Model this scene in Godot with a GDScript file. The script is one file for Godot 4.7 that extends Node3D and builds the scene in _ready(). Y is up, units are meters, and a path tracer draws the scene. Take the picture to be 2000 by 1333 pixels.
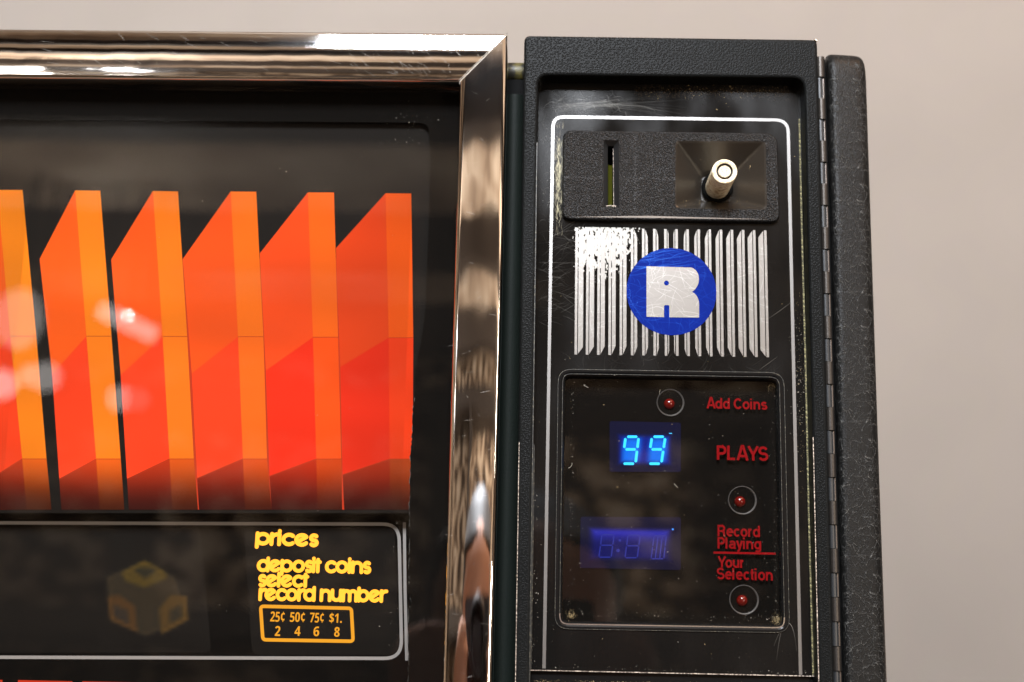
extends Node3D
# A close-up of the top right corner of a jukebox: chrome framed title window on one side, coin and read-out panel on the other.
# The face of the jukebox leans back; its pieces are laid out in millimetres in the plane of that face (x across, y up the face, z out of it).

const MM := 0.001
const FACE_HEIGHT := 1.45
const FACE_LEAN := 7.8
const CAM_AT := Vector3(-0.0619, 1.4113, 0.6196)
var face := Transform3D(Basis(Vector3.RIGHT, deg_to_rad(-FACE_LEAN)), Vector3(0, FACE_HEIGHT, 0))
var uv_box := Rect2(0, 0, 1, 1)
var rng := RandomNumberGenerator.new()
var M := {}


class Canvas:
	# A picture in face millimetres for print, scratches and dirt.
	var w: int
	var h: int
	var left: float
	var top: float
	var per_mm: float
	var px: PackedByteArray

	func _init(box: Rect2, dots_per_mm: float, base: Color) -> void:
		per_mm = dots_per_mm
		left = box.position.x
		top = box.position.y + box.size.y
		w = int(box.size.x * per_mm)
		h = int(box.size.y * per_mm)
		var im := Image.create(w, h, false, Image.FORMAT_RGB8)
		im.fill(base)
		px = im.get_data()

	func dot(x: int, y: int, c: Color, a: float) -> void:
		if x < 0 or y < 0 or x >= w or y >= h:
			return
		var i := (y * w + x) * 3
		px[i] = int(lerpf(px[i], c.r * 255.0, a))
		px[i + 1] = int(lerpf(px[i + 1], c.g * 255.0, a))
		px[i + 2] = int(lerpf(px[i + 2], c.b * 255.0, a))

	func soft(fx: float, fy: float, c: Color, a: float) -> void:
		var x := int(floor(fx))
		var y := int(floor(fy))
		var u := fx - x
		var v := fy - y
		dot(x, y, c, a * (1 - u) * (1 - v))
		dot(x + 1, y, c, a * u * (1 - v))
		dot(x, y + 1, c, a * (1 - u) * v)
		dot(x + 1, y + 1, c, a * u * v)

	func at(p: Vector2) -> Vector2:
		return Vector2((p.x - left) * per_mm, (top - p.y) * per_mm)

	func scratch(a: Vector2, b: Vector2, c: Vector2, width: float, color: Color, strength: float) -> void:
		var p := at(a)
		var q := at(b)
		var r := at(c)
		var n := int((p.distance_to(q) + q.distance_to(r)) * 1.3) + 2
		for i in n:
			var t := float(i) / n
			var fade := sin(PI * clampf(t * 1.1, 0.03, 1.0)) * 0.6 + 0.4
			var s := p.lerp(q, t).lerp(q.lerp(r, t), t)
			soft(s.x, s.y, color, strength * fade)
			if width > 1.0:
				soft(s.x + 0.7, s.y + 0.7, color, strength * fade * (width - 1.0))

	func speck(p: Vector2, radius: float, color: Color, strength: float) -> void:
		var q := at(p)
		var r := int(ceil(radius * per_mm))
		for dy in range(-r, r + 1):
			for dx in range(-r, r + 1):
				var d := sqrt(dx * dx + dy * dy) / maxf(radius * per_mm, 0.5)
				if d < 1.0:
					dot(int(q.x) + dx, int(q.y) + dy, color, strength * (1.0 - d * d))

	func texture() -> ImageTexture:
		return ImageTexture.create_from_image(Image.create_from_data(w, h, false, Image.FORMAT_RGB8, px))


# ---------------------------------------------------------------- helpers: shapes

func begin() -> SurfaceTool:
	var st := SurfaceTool.new()
	st.begin(Mesh.PRIMITIVE_TRIANGLES)
	st.set_smooth_group(0)
	return st


func vert(st: SurfaceTool, p: Vector3) -> void:
	st.set_uv(Vector2((p.x - uv_box.position.x) / uv_box.size.x, 1.0 - (p.y - uv_box.position.y) / uv_box.size.y))
	st.add_vertex(p * MM)


func tri(st: SurfaceTool, a: Vector3, b: Vector3, c: Vector3) -> void:
	if (b - a).cross(c - a).length_squared() < 1e-12:
		return
	vert(st, a)
	vert(st, b)
	vert(st, c)


func quad(st: SurfaceTool, a: Vector3, b: Vector3, c: Vector3, d: Vector3) -> void:
	tri(st, a, b, c)
	tri(st, a, c, d)


func up3(loop: Array, z: float) -> Array:
	var out := []
	for p in loop:
		out.append(Vector3(p.x, p.y, z))
	return out


func loft(st: SurfaceTool, loops: Array, closed := true) -> void:
	for k in loops.size() - 1:
		var a: Array = loops[k]
		var b: Array = loops[k + 1]
		var n := a.size()
		for i in (n if closed else n - 1):
			var j := (i + 1) % n
			quad(st, a[i], b[i], b[j], a[j])


func cap(st: SurfaceTool, loop: Array, z: float) -> void:
	var flat := PackedVector2Array(loop)
	var ids := Geometry2D.triangulate_polygon(flat)
	for i in range(0, ids.size(), 3):
		var a := flat[ids[i]]
		var b := flat[ids[i + 1]]
		var c := flat[ids[i + 2]]
		tri(st, Vector3(a.x, a.y, z), Vector3(b.x, b.y, z), Vector3(c.x, c.y, z))


func inset(loop: Array, d: float) -> Array:
	# Moves a clockwise or anticlockwise loop inwards by d, corner by corner.
	var n := loop.size()
	var area := 0.0
	for i in n:
		area += loop[i].cross(loop[(i + 1) % n])
	var side := 1.0 if area > 0 else -1.0
	var out := []
	for i in n:
		var p: Vector2 = loop[i]
		var e: Vector2 = (p - loop[(i + n - 1) % n]).normalized()
		var f: Vector2 = (loop[(i + 1) % n] - p).normalized()
		var en := Vector2(-e.y, e.x) * side
		var fn := Vector2(-f.y, f.x) * side
		var m := (en + fn)
		out.append(p + m / maxf(0.4, m.dot(en)) * d if m.length() > 0.01 else p)
	return out


func rounded(c: Array, r: Variant, n := 7) -> Array:
	# A loop through the corners c, each cut by a rounding of its own radius.
	var out := []
	for i in c.size():
		var p: Vector2 = c[i]
		var rr: float = r[i] if r is Array else r
		var a: Vector2 = p + (c[(i + c.size() - 1) % c.size()] - p).normalized() * rr
		var b: Vector2 = p + (c[(i + 1) % c.size()] - p).normalized() * rr
		for k in n + 1:
			var t := float(k) / n
			# between a quadratic and a true arc
			out.append(a.lerp(p, t).lerp(p.lerp(b, t), t).lerp(a.lerp(b, t), -0.06 * sin(PI * t)))
	return out


func circle(c: Vector2, r: float, n := 32) -> Array:
	var out := []
	for i in n:
		out.append(c + Vector2(cos(TAU * i / n), sin(TAU * i / n)) * r)
	return out


func rect(x0: float, y0: float, x1: float, y1: float) -> Array:
	return [Vector2(x0, y1), Vector2(x1, y1), Vector2(x1, y0), Vector2(x0, y0)]


func prism(st: SurfaceTool, loop: Array, z0: float, z1: float, bevel := 0.0) -> void:
	if bevel > 0.0:
		var inner := inset(loop, bevel)
		loft(st, [up3(loop, z0), up3(loop, z1 - bevel), up3(inset(loop, bevel * 0.3), z1 - bevel * 0.3), up3(inner, z1)])
		cap(st, inner, z1)
	else:
		loft(st, [up3(loop, z0), up3(loop, z1)])
		cap(st, loop, z1)


func ribbon(st: SurfaceTool, line: Array, width: float, z: float, closed := false, round_ends := false) -> void:
	var a := []
	var b := []
	var n := line.size()
	for i in n:
		var p: Vector2 = line[i]
		var q: Vector2 = line[(i + n - 1) % n] if closed or i > 0 else p - (line[1] - p)
		var r: Vector2 = line[(i + 1) % n] if closed or i < n - 1 else p + (p - line[n - 2])
		var e := (p - q).normalized()
		var f := (r - p).normalized()
		var m := Vector2(-e.y - f.y, e.x + f.x)
		m = m / maxf(0.5, m.dot(Vector2(-e.y, e.x)))
		var s := p + m * width * 0.5
		var t := p - m * width * 0.5
		a.append(Vector3(s.x, s.y, z))
		b.append(Vector3(t.x, t.y, z))
	loft(st, [a, b], closed)
	if round_ends:
		cap(st, circle(line[0], width * 0.5, 14), z + 0.01)
		cap(st, circle(line[n - 1], width * 0.5, 14), z + 0.02)


func tube(st: SurfaceTool, a: Vector3, b: Vector3, ra: float, rb: float, n := 24, capped := true) -> Array:
	var d := (b - a).normalized()
	var u := d.cross(Vector3.UP if absf(d.y) < 0.9 else Vector3.RIGHT).normalized()
	var v := d.cross(u)
	var la := []
	var lb := []
	for i in n:
		var k := u * cos(TAU * i / n) + v * sin(TAU * i / n)
		la.append(a + k * ra)
		lb.append(b + k * rb)
	loft(st, [la, lb])
	if capped:
		for i in n:
			tri(st, a, la[i], la[(i + 1) % n])
			tri(st, b, lb[(i + 1) % n], lb[i])
	return [u, v]


func box(st: SurfaceTool, lo: Vector3, hi: Vector3) -> void:
	prism(st, rect(lo.x, lo.y, hi.x, hi.y), lo.z, hi.z)
	cap(st, rect(lo.x, lo.y, hi.x, hi.y), lo.z)


# ---------------------------------------------------------------- helpers: objects

func obj(called: String, st: SurfaceTool, m: Material, parent: Node3D, smooth := false) -> MeshInstance3D:
	if smooth:
		st.generate_normals()
	var o := MeshInstance3D.new()
	o.name = called
	o.mesh = st.commit()
	o.mesh.surface_set_material(0, m)
	parent.add_child(o, true)
	return o


func part(called: String, st: SurfaceTool, m: Material, parent: Node3D, smooth := false) -> MeshInstance3D:
	var o := obj(called, st, m, parent, smooth)
	o.transform = face
	return o


func holder(called: String, parent: Node3D) -> Node3D:
	var o := Node3D.new()
	o.name = called
	parent.add_child(o, true)
	o.transform = face
	return o


func thing(called: String, label: String, category: String, at: Vector3, group := "") -> Node3D:
	var o := Node3D.new()
	o.name = called
	o.position = at
	add_child(o, true)
	o.set_meta("label", label)
	o.set_meta("category", category)
	if group:
		o.set_meta("group", group)
	return o


func structure(called: String, lo: Vector3, hi: Vector3, m: Material, label: String) -> MeshInstance3D:
	var st := begin()
	box(st, lo * 1000.0, hi * 1000.0)
	var o := obj(called, st, m, self)
	o.set_meta("kind", "structure")
	o.set_meta("label", label)
	return o


func words(parent: Node3D, said: String, lo: Vector2, hi: Vector2, z: float, m: Material, turn := 0.0) -> void:
	# Lettering that fills the box from lo to hi (millimetres).
	var t := TextMesh.new()
	var f := SystemFont.new()
	f.font_names = PackedStringArray(["Droid Sans"])
	f.font_weight = 700
	t.font = f
	t.font_size = 64
	t.pixel_size = 0.01
	t.depth = 0.02
	t.text = said
	t.horizontal_alignment = HORIZONTAL_ALIGNMENT_LEFT
	var b := t.get_aabb()
	var s := Vector3((hi.x - lo.x) / b.size.x, (hi.y - lo.y) / b.size.y, 2.0) * MM
	var o := MeshInstance3D.new()
	o.name = "lettering"
	o.mesh = t
	t.material = m
	parent.add_child(o, true)
	var turned := Basis(Vector3.BACK, turn)
	o.transform = Transform3D(turned * Basis.from_scale(s), Vector3(lo.x, lo.y, z) * MM - turned * (b.position * s))


func flecks(parent: Node3D, called: String, spots: Array, z: float, lo: float, hi: float, m: Material) -> void:
	# Dust: each fleck a tiny flat scrap lying on the surface.
	var st := begin()
	for p in spots:
		var a := rng.randf() * TAU
		var r := lerpf(lo, hi, pow(rng.randf(), 2.5))
		var long := r * (1.0 + (2.0 * rng.randf() if rng.randf() < 0.3 else 0.0))
		var e := Vector2(cos(a), sin(a)) * long
		var f := Vector2(-sin(a), cos(a)) * r * 0.6
		prism(st, [p - e, p + f * rng.randf_range(0.5, 1.2), p + e, p - f], z, z + 0.06)
	var o := obj(called, st, m, parent)
	o.set_meta("kind", "stuff")


func spots_in(n: int, lo: Vector2, hi: Vector2) -> Array:
	var out := []
	for i in n:
		out.append(Vector2(rng.randf_range(lo.x, hi.x), rng.randf_range(lo.y, hi.y)))
	return out


func spots_near(n: int, a: Vector2, b: Vector2, spread: float) -> Array:
	var out := []
	for i in n:
		out.append(a.lerp(b, rng.randf()) + Vector2(rng.randfn(), rng.randfn()) * spread)
	return out


# ---------------------------------------------------------------- helpers: materials

func mat(c: Color, rough: float, metal := 0.0, shine := 0.5) -> StandardMaterial3D:
	var m := StandardMaterial3D.new()
	m.albedo_color = c.linear_to_srgb()
	m.roughness = rough
	m.metallic = metal
	m.metallic_specular = shine
	m.cull_mode = BaseMaterial3D.CULL_DISABLED
	return m


func glowing(c: Color, energy: float, map: Texture2D = null) -> StandardMaterial3D:
	# c as seen on the picture (sRGB)
	var m := mat(Color(0.004, 0.004, 0.004), 0.8, 0.0, 0.0)
	m.emission_enabled = true
	m.emission = c
	m.emission_energy_multiplier = energy
	if map:
		m.emission_operator = BaseMaterial3D.EMISSION_OP_MULTIPLY
		m.emission_texture = map
	return m


func bumpy(m: StandardMaterial3D, tex: Texture2D, repeats: Vector3, height_cm: float) -> StandardMaterial3D:
	m.heightmap_enabled = true
	m.heightmap_texture = tex
	m.heightmap_scale = height_cm
	m.uv1_triplanar = true
	m.uv1_scale = repeats
	return m


func noise(kind: int, freq: float, octaves := 3, noise_seed := 1) -> FastNoiseLite:
	var n := FastNoiseLite.new()
	n.seed = noise_seed
	n.noise_type = kind
	n.frequency = freq
	n.fractal_octaves = octaves
	if octaves == 1:
		n.fractal_type = FastNoiseLite.FRACTAL_NONE
	return n


func noise_picture(n: FastNoiseLite, w: int, h: int, seamless := true) -> ImageTexture:
	var im := n.get_seamless_image(w, h) if seamless else n.get_image(w, h)
	return ImageTexture.create_from_image(im)


func ramped(n: FastNoiseLite, w: int, h: int, points: Array) -> ImageTexture:
	# Noise turned into colours: points are [value, colour] in rising order.
	var src := n.get_seamless_image(w, h).get_data()
	var table := PackedByteArray()
	for v in 256:
		var t := v / 255.0
		var c: Color = points[-1][1]
		for k in points.size() - 1:
			if t <= points[k + 1][0]:
				c = points[k][1].lerp(points[k + 1][1], clampf((t - points[k][0]) / (points[k + 1][0] - points[k][0]), 0, 1))
				break
		table.append_array([int(c.r * 255), int(c.g * 255), int(c.b * 255)])
	var out := PackedByteArray()
	out.resize(w * h * 3)
	for i in w * h:
		var v := src[i] * 3
		out[i * 3] = table[v]
		out[i * 3 + 1] = table[v + 1]
		out[i * 3 + 2] = table[v + 2]
	return ImageTexture.create_from_image(Image.create_from_data(w, h, false, Image.FORMAT_RGB8, out))


func make_materials() -> void:
	var pebble := noise(FastNoiseLite.TYPE_CELLULAR, 0.06, 1, 3)
	pebble.cellular_return_type = FastNoiseLite.RETURN_DISTANCE
	var pebble_map := ramped(pebble, 512, 512, [[0.0, Color(1, 1, 1)], [0.12, Color(0.86, 0.86, 0.86)], [0.28, Color(0.32, 0.32, 0.32)], [0.4, Color(0.05, 0.05, 0.05)], [0.5, Color(0, 0, 0)], [1.0, Color(0, 0, 0)]])
	var grain := noise(FastNoiseLite.TYPE_SIMPLEX_SMOOTH, 0.06, 3, 9)
	var grain_map := noise_picture(grain, 512, 512)
	M.bezel = bumpy(mat(Color(0.0065, 0.007, 0.007), 0.34, 0.0, 0.16), pebble_map, Vector3(37, 37, 37), 0.010)
	M.coin_plate = bumpy(mat(Color(0.0085, 0.0085, 0.0085), 0.34, 0.0, 0.33), grain_map, Vector3(30, 30, 30), 0.06)
	M.black = mat(Color(0.010, 0.010, 0.010), 0.35)
	M.black_gloss = mat(Color(0.006, 0.006, 0.006), 0.15, 0.0, 0.4)
	M.satin = bumpy(mat(Color(0.022, 0.018, 0.014), 0.28), grain_map, Vector3(30, 30, 30), 0.004)
	M.dark = mat(Color(0.004, 0.004, 0.004), 0.7, 0.0, 0.15)
	M.channel = bumpy(mat(Color(0.006, 0.0085, 0.007), 0.55, 0.0, 0.2), grain_map, Vector3(20, 20, 20), 0.006)
	M.wood = mat(Color(0.02, 0.014, 0.01), 0.6)
	# chrome: barely wavy, finely scuffed
	var wave := noise(FastNoiseLite.TYPE_SIMPLEX_SMOOTH, 0.012, 2, 21)
	M.chrome = bumpy(mat(Color(0.88, 0.87, 0.86), 0.035, 1.0), noise_picture(wave, 256, 256), Vector3(14, 6, 14), 0.007)
	M.bright_edge = mat(Color(0.85, 0.83, 0.80), 0.22, 1.0)
	# worn and dusty edges
	var dirt := noise(FastNoiseLite.TYPE_SIMPLEX_SMOOTH, 0.09, 3, 31)
	M.gold_dirt = mat(Color.WHITE, 0.75)
	M.gold_dirt.albedo_texture = ramped(dirt, 256, 256, [[0.0, Color(0.10, 0.10, 0.06)], [0.45, Color(0.30, 0.28, 0.17)], [0.7, Color(0.56, 0.53, 0.36)], [1.0, Color(0.8, 0.76, 0.6)]])
	M.gold_dirt.uv1_triplanar = true
	M.gold_dirt.uv1_scale = Vector3(40, 40, 40)
	M.worn_edge = mat(Color.WHITE, 0.5)
	M.worn_edge.albedo_texture = ramped(dirt, 256, 256, [[0.0, Color(0.10, 0.09, 0.08)], [0.35, Color(0.35, 0.31, 0.28)], [0.55, Color(0.72, 0.66, 0.6)], [1.0, Color(0.9, 0.86, 0.8)]])
	M.worn_edge.uv1_triplanar = true
	M.worn_edge.uv1_scale = Vector3(40, 40, 40)
	M.worn_dark = mat(Color.WHITE, 0.45)
	M.worn_dark.albedo_texture = ramped(dirt, 256, 256, [[0.0, Color(0.05, 0.05, 0.045)], [0.5, Color(0.14, 0.135, 0.12)], [0.75, Color(0.36, 0.34, 0.28)], [1.0, Color(0.6, 0.56, 0.45)]])
	M.worn_dark.uv1_triplanar = true
	M.worn_dark.uv1_scale = Vector3(40, 40, 40)
	M.dust = mat(Color(0.46, 0.42, 0.35), 0.9)
	M.dust_gold = mat(Color(0.40, 0.30, 0.15), 0.9)
	M.hinge = bumpy(mat(Color(0.055, 0.048, 0.042), 0.42, 0.7), grain_map, Vector3(60, 20, 60), 0.004)
	M.hinge_dark = mat(Color(0.018, 0.02, 0.022), 0.4)
	M.pin = mat(Color(0.20, 0.17, 0.15), 0.3, 0.9)
	# black leatherette, its creases rubbed pale
	M.leather = leather()
	M.leather_edge = mat(Color(0.07, 0.06, 0.052), 0.4)
	# knob
	M.cream = mat(Color(0.78, 0.68, 0.52), 0.4)
	var grime := noise(FastNoiseLite.TYPE_SIMPLEX_SMOOTH, 0.03, 4, 41)
	M.cream_dirty = mat(Color.WHITE, 0.45)
	M.cream_dirty.albedo_texture = ramped(grime, 256, 256, [[0.0, Color(0.5, 0.4, 0.28)], [0.36, Color(0.84, 0.74, 0.58)], [0.52, Color(0.96, 0.91, 0.79)], [1.0, Color(0.98, 0.95, 0.86)]])
	M.cream_dirty.uv1_triplanar = true
	M.cream_dirty.uv1_scale = Vector3(45, 45, 45)
	var pits := noise(FastNoiseLite.TYPE_SIMPLEX_SMOOTH, 0.16, 2, 43)
	M.cream_pits = mat(Color.WHITE, 0.5)
	M.cream_pits.albedo_texture = ramped(pits, 256, 256, [[0.0, Color(0.25, 0.2, 0.14)], [0.36, Color(0.4, 0.34, 0.25)], [0.44, Color(0.94, 0.89, 0.76)], [1.0, Color(0.97, 0.93, 0.82)]])
	M.cream_pits.uv1_triplanar = true
	M.cream_pits.uv1_scale = Vector3(60, 60, 60)
	M.slot_green = mat(Color(0.035, 0.036, 0.004), 0.8, 0.0, 0.05)
	# glass
	M.glass = StandardMaterial3D.new()
	M.glass.transparency = BaseMaterial3D.TRANSPARENCY_ALPHA
	M.glass.albedo_color = Color(0.0, 0.0, 0.0, 0.01)
	M.glass.roughness = 0.0
	M.glass.cull_mode = BaseMaterial3D.CULL_DISABLED
	M.red_ink = mat(Color(0.15, 0.003, 0.004), 0.6, 0.0, 0.1)
	M.red_lens = mat(Color(0.085, 0.003, 0.002), 0.06)
	M.silver_ink = mat(Color(0.20, 0.185, 0.17), 0.5, 0.2)
	M.film = mat(Color(0.0065, 0.0055, 0.0045), 0.6, 0.0, 0.12)
	M.mask = mat(Color(0.004, 0.0035, 0.003), 0.6, 0.0, 0.05)


func leather() -> StandardMaterial3D:
	var w := 512
	var n := noise(FastNoiseLite.TYPE_CELLULAR, 0.020, 1, 5)
	n.cellular_return_type = FastNoiseLite.RETURN_DISTANCE2_SUB
	n.domain_warp_enabled = true
	n.domain_warp_amplitude = 26.0
	n.domain_warp_frequency = 0.018
	var a := n.get_seamless_image(w, w).get_data()
	n.frequency = 0.045
	n.seed = 8
	var b := n.get_seamless_image(w, w).get_data()
	var mask := noise(FastNoiseLite.TYPE_SIMPLEX_SMOOTH, 0.012, 2, 77).get_seamless_image(w, w).get_data()
	var fine := noise(FastNoiseLite.TYPE_SIMPLEX_SMOOTH, 0.12, 2, 78).get_seamless_image(w, w).get_data()
	var color := PackedByteArray()
	var height := PackedByteArray()
	color.resize(w * w * 3)
	height.resize(w * w)
	var lo := 255
	var lo2 := 255
	for i in w * w:
		lo = mini(lo, a[i])
		lo2 = mini(lo2, b[i])
	for i in w * w:
		var m := mask[i] / 255.0
		var f := fine[i] / 255.0
		var crack := clampf(1.0 - (a[i] - lo) / 12.0, 0.0, 1.0)
		crack *= smoothstep(0.30, 0.55, m * 0.65 + f * 0.35)
		var small := clampf(1.0 - (b[i] - lo2) / 24.0, 0.0, 1.0) * smoothstep(0.46, 0.66, (1.0 - m) * 0.6 + f * 0.4)
		var c := clampf(maxf(crack, small * 0.8), 0.0, 1.0)
		var k := 0.062 + 0.02 * f
		var pale := c * (0.13 + 0.34 * f)
		color[i * 3] = int(255 * (k + pale))
		color[i * 3 + 1] = int(255 * (k + pale))
		color[i * 3 + 2] = int(255 * (k * 0.98 + pale * 0.96))
		height[i] = int(255 * clampf(0.25 + 0.55 * c + 0.2 * f, 0, 1))
	var m2 := mat(Color.WHITE, 0.42, 0.0, 0.30)
	m2.albedo_texture = ImageTexture.create_from_image(Image.create_from_data(w, w, false, Image.FORMAT_RGB8, color))
	return bumpy(m2, ImageTexture.create_from_image(Image.create_from_data(w, w, false, Image.FORMAT_L8, height)), Vector3(27, 17, 27), 0.06)


# ---------------------------------------------------------------- the scene

func _ready() -> void:
	rng.seed = 4
	var cam := Camera3D.new()
	cam.transform = Transform3D(Basis(Vector3(0.999804, 0.016672, -0.010703), Vector3(-0.015893, 0.997475, 0.069219), Vector3(0.011830, -0.069036, 0.997544)), CAM_AT)
	cam.fov = 26.99
	cam.near = 0.02
	cam.far = 60.0
	var eye := CameraAttributesPhysical.new()
	eye.frustum_focal_length = 50.0
	eye.frustum_focus_distance = 0.618
	eye.frustum_near = 0.02
	eye.frustum_far = 60.0
	eye.exposure_aperture = 7.0
	cam.attributes = eye
	add_child(cam)
	cam.current = true
	var around := WorldEnvironment.new()
	var env := Environment.new()
	env.background_mode = Environment.BG_COLOR
	env.background_color = Color(0.0, 0.0, 0.0)
	env.tonemap_mode = Environment.TONE_MAPPER_LINEAR
	env.tonemap_exposure = 1.0
	env.sdfgi_enabled = true
	env.ssao_enabled = true
	env.ssil_enabled = true
	around.environment = env
	add_child(around)
	lamp_panel("led_panel_lamp", "large cool white panel lamp hung high in front of the jukebox", Vector3(-0.12, 2.74, 1.3), Vector2(0.56, 0.46), Color(0.95, 0.97, 1.0), 7.4, 10.0)
	lamp_panel("warm_panel_lamp", "warm white panel lamp under the ceiling near the pale wall", Vector3(0.9, 2.86, 0.5), Vector2(0.7, 0.5), Color(1.0, 0.80, 0.62), 1.3, 3.0)
	lamp_panel("wash_lamp", "warm lamp panel washing the brown wall opposite the jukebox", Vector3(2.3, 2.45, 2.7), Vector2(0.5, 0.5), Color(1.0, 0.93, 0.85), 5.0, 3.0, Vector3(-0.6, 2.5, 4.6))
	lamp_panel("uplight_lamp", "warm uplight panel near the far side wall shining on the ceiling", Vector3(1.9, 1.7, 3.0), Vector2(0.5, 0.5), Color(1.0, 0.93, 0.85), 9.0, 3.0, Vector3(-0.3, 3.0, 3.2))

	make_materials()
	build_room()
	var juke := thing("jukebox", "black jukebox with chrome framed orange window, coin panel and leatherette side", "jukebox", Vector3.ZERO)
	build_cabinet(juke)
	build_control_panel(juke)
	build_coin_unit(juke)
	build_readout(juke)
	build_window(juke)
	build_photographer()


func lamp_panel(called: String, label: String, at: Vector3, size: Vector2, c: Color, energy: float, glow: float, aim := Vector3(0, FACE_HEIGHT, -0.1)) -> void:
	var o := thing(called, label, "lamp", at)
	o.look_at_from_position(at, aim, Vector3.UP)
	var st := begin()
	box(st, Vector3(-size.x * 500 - 15, -size.y * 500 - 15, 2), Vector3(size.x * 500 + 15, size.y * 500 + 15, 40))
	obj("housing", st, mat(Color(0.5, 0.5, 0.5), 0.5), o)
	st = begin()
	box(st, Vector3(-size.x * 500, -size.y * 500, -2), Vector3(size.x * 500, size.y * 500, 1))
	obj("lamp_diffuser", st, glowing(c, glow), o)
	var l := AreaLight3D.new()
	l.name = "area_light"
	l.area_size = size
	l.light_color = c
	l.light_energy = energy
	l.light_size = 0.1
	l.area_range = 8.0
	l.area_attenuation = 2.0
	l.shadow_enabled = true
	l.position = Vector3(0, 0, -0.004)
	o.add_child(l)


func build_room() -> void:
	var mottle := noise(FastNoiseLite.TYPE_SIMPLEX_SMOOTH, 0.006, 4, 51)
	var plaster := mat(Color.WHITE, 0.85)
	plaster.albedo_texture = ramped(mottle, 512, 512, [[0.0, Color(0.615, 0.594, 0.570)], [0.5, Color(0.648, 0.624, 0.598)], [1.0, Color(0.678, 0.654, 0.628)]])
	plaster.uv1_triplanar = true
	plaster.uv1_scale = Vector3(0.5, 0.5, 0.5)
	var shop := noise(FastNoiseLite.TYPE_SIMPLEX_SMOOTH, 0.026, 5, 52)
	var brown := mat(Color.WHITE, 0.8)
	brown.albedo_texture = ramped(shop, 512, 512, [[0.0, Color(0.10, 0.075, 0.06)], [0.36, Color(0.27, 0.21, 0.165)], [0.5, Color(0.56, 0.47, 0.385)], [0.66, Color(0.78, 0.70, 0.61)], [1.0, Color(0.9, 0.86, 0.80)]])
	brown.uv1_triplanar = true
	brown.uv1_scale = Vector3(0.45, 0.7, 0.45)
	var dusky := mat(Color.WHITE, 0.9)
	dusky.albedo_texture = ramped(noise(FastNoiseLite.TYPE_SIMPLEX_SMOOTH, 0.014, 3, 54), 512, 512, [[0.0, Color(0.48, 0.41, 0.35)], [0.5, Color(0.68, 0.61, 0.54)], [1.0, Color(0.84, 0.79, 0.73)]])
	dusky.uv1_triplanar = true
	dusky.uv1_scale = Vector3(0.3, 0.3, 0.3)
	structure("wall", Vector3(-3.0, 0, -1.1), Vector3(3.4, 3.0, -1.0), plaster, "plain pale beige plaster wall behind the jukebox")
	structure("floor", Vector3(-3.1, -0.1, -1.1), Vector3(3.5, 0, 4.7), mat(Color(0.18, 0.13, 0.09), 0.5), "brown floor the jukebox stands on")
	var ceiling := structure("ceiling", Vector3(-3.1, 3.0, -1.1), Vector3(3.5, 3.1, 4.7), dusky, "brown ceiling over the room")
	structure("side_wall", Vector3(-3.1, 0, -1.0), Vector3(-3.0, 3.0, 4.6), brown, "brown side wall of the room")
	structure("side_wall", Vector3(3.4, 0, -1.0), Vector3(3.5, 3.0, 4.6), brown, "brown side wall on the far side of the room")
	structure("opposite_wall", Vector3(-3.1, 0, 4.6), Vector3(3.5, 3.0, 4.7), brown, "brown wall facing the jukebox, seen in its chrome")
	var wood := mat(Color(0.03, 0.022, 0.018), 0.6)
	var t := thing("wall_shelf", "dark wooden wall shelves facing the jukebox", "shelf", Vector3(0, 0, 4.6))
	for y in [0.45, 0.95, 1.42, 1.9, 2.7]:
		var st := begin()
		box(st, Vector3(-2900, y * 1000, -330), Vector3(3300, y * 1000 + 90, -1))
		obj("shelf_board", st, wood, t)
	for x in [-2.6, -1.5, -0.4, 0.8, 1.9, 3.0]:
		var st := begin()
		box(st, Vector3(x * 1000, 0, -320), Vector3(x * 1000 + 70, 2700, -2))
		obj("shelf_upright", st, wood, t)
	# lamps that show as soft spots in the window glass
	# dark beams under the ceiling
	for z in [1.7, 2.45, 3.28, 4.02]:
		var st := begin()
		box(st, Vector3(-2990, 2850, z * 1000 - 55), Vector3(3390, 2998, z * 1000 + 55))
		obj("beam", st, wood, ceiling)
	# lamps that show as soft spots in the window glass
	globe(Vector3(-1.44, 2.56, 2.99), 0.065, 3.5, "oval white globe lamp under the ceiling beside a tube lamp", true)
	globe(Vector3(-1.48, 2.39, 3.04), 0.04, 8.0, "lowest white globe lamp nearest the side wall")
	globe(Vector3(-1.41, 2.42, 3.05), 0.03, 5.0, "small dim globe lamp between two brighter ones")
	globe(Vector3(-1.37, 2.42, 3.06), 0.04, 5.0, "small round globe lamp hung below the oval lamp")
	globe(Vector3(-1.18, 2.38, 3.12), 0.035, 5.0, "small round globe lamp hung below the tube lamp")
	globe(Vector3(-1.13, 2.38, 3.12), 0.03, 1.2, "faint small globe lamp next to the tube lamp")
	var tl := thing("tube_lamp", "slanting white tube lamp hung on two wires", "lamp", Vector3(-1.17, 2.585, 3.06))
	var st3 := begin()
	tube(st3, Vector3(-75, 32, 0), Vector3(75, -32, 25), 24, 24, 16)
	obj("lamp_tube", st3, glowing(Color(1.0, 0.97, 0.96), 7.0), tl)
	st3 = begin()
	tube(st3, Vector3(-60, 45, 0), Vector3(-60, 413, 0), 3, 3, 6)
	tube(st3, Vector3(60, 0, 20), Vector3(60, 413, 20), 3, 3, 6)
	obj("wire", st3, M.dark, tl)
	var l := OmniLight3D.new()
	l.name = "tube_light"
	l.light_energy = 0.25
	l.light_size = 0.02
	l.omni_range = 9.0
	l.omni_attenuation = 2.0
	l.shadow_enabled = true
	tl.add_child(l)


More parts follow.
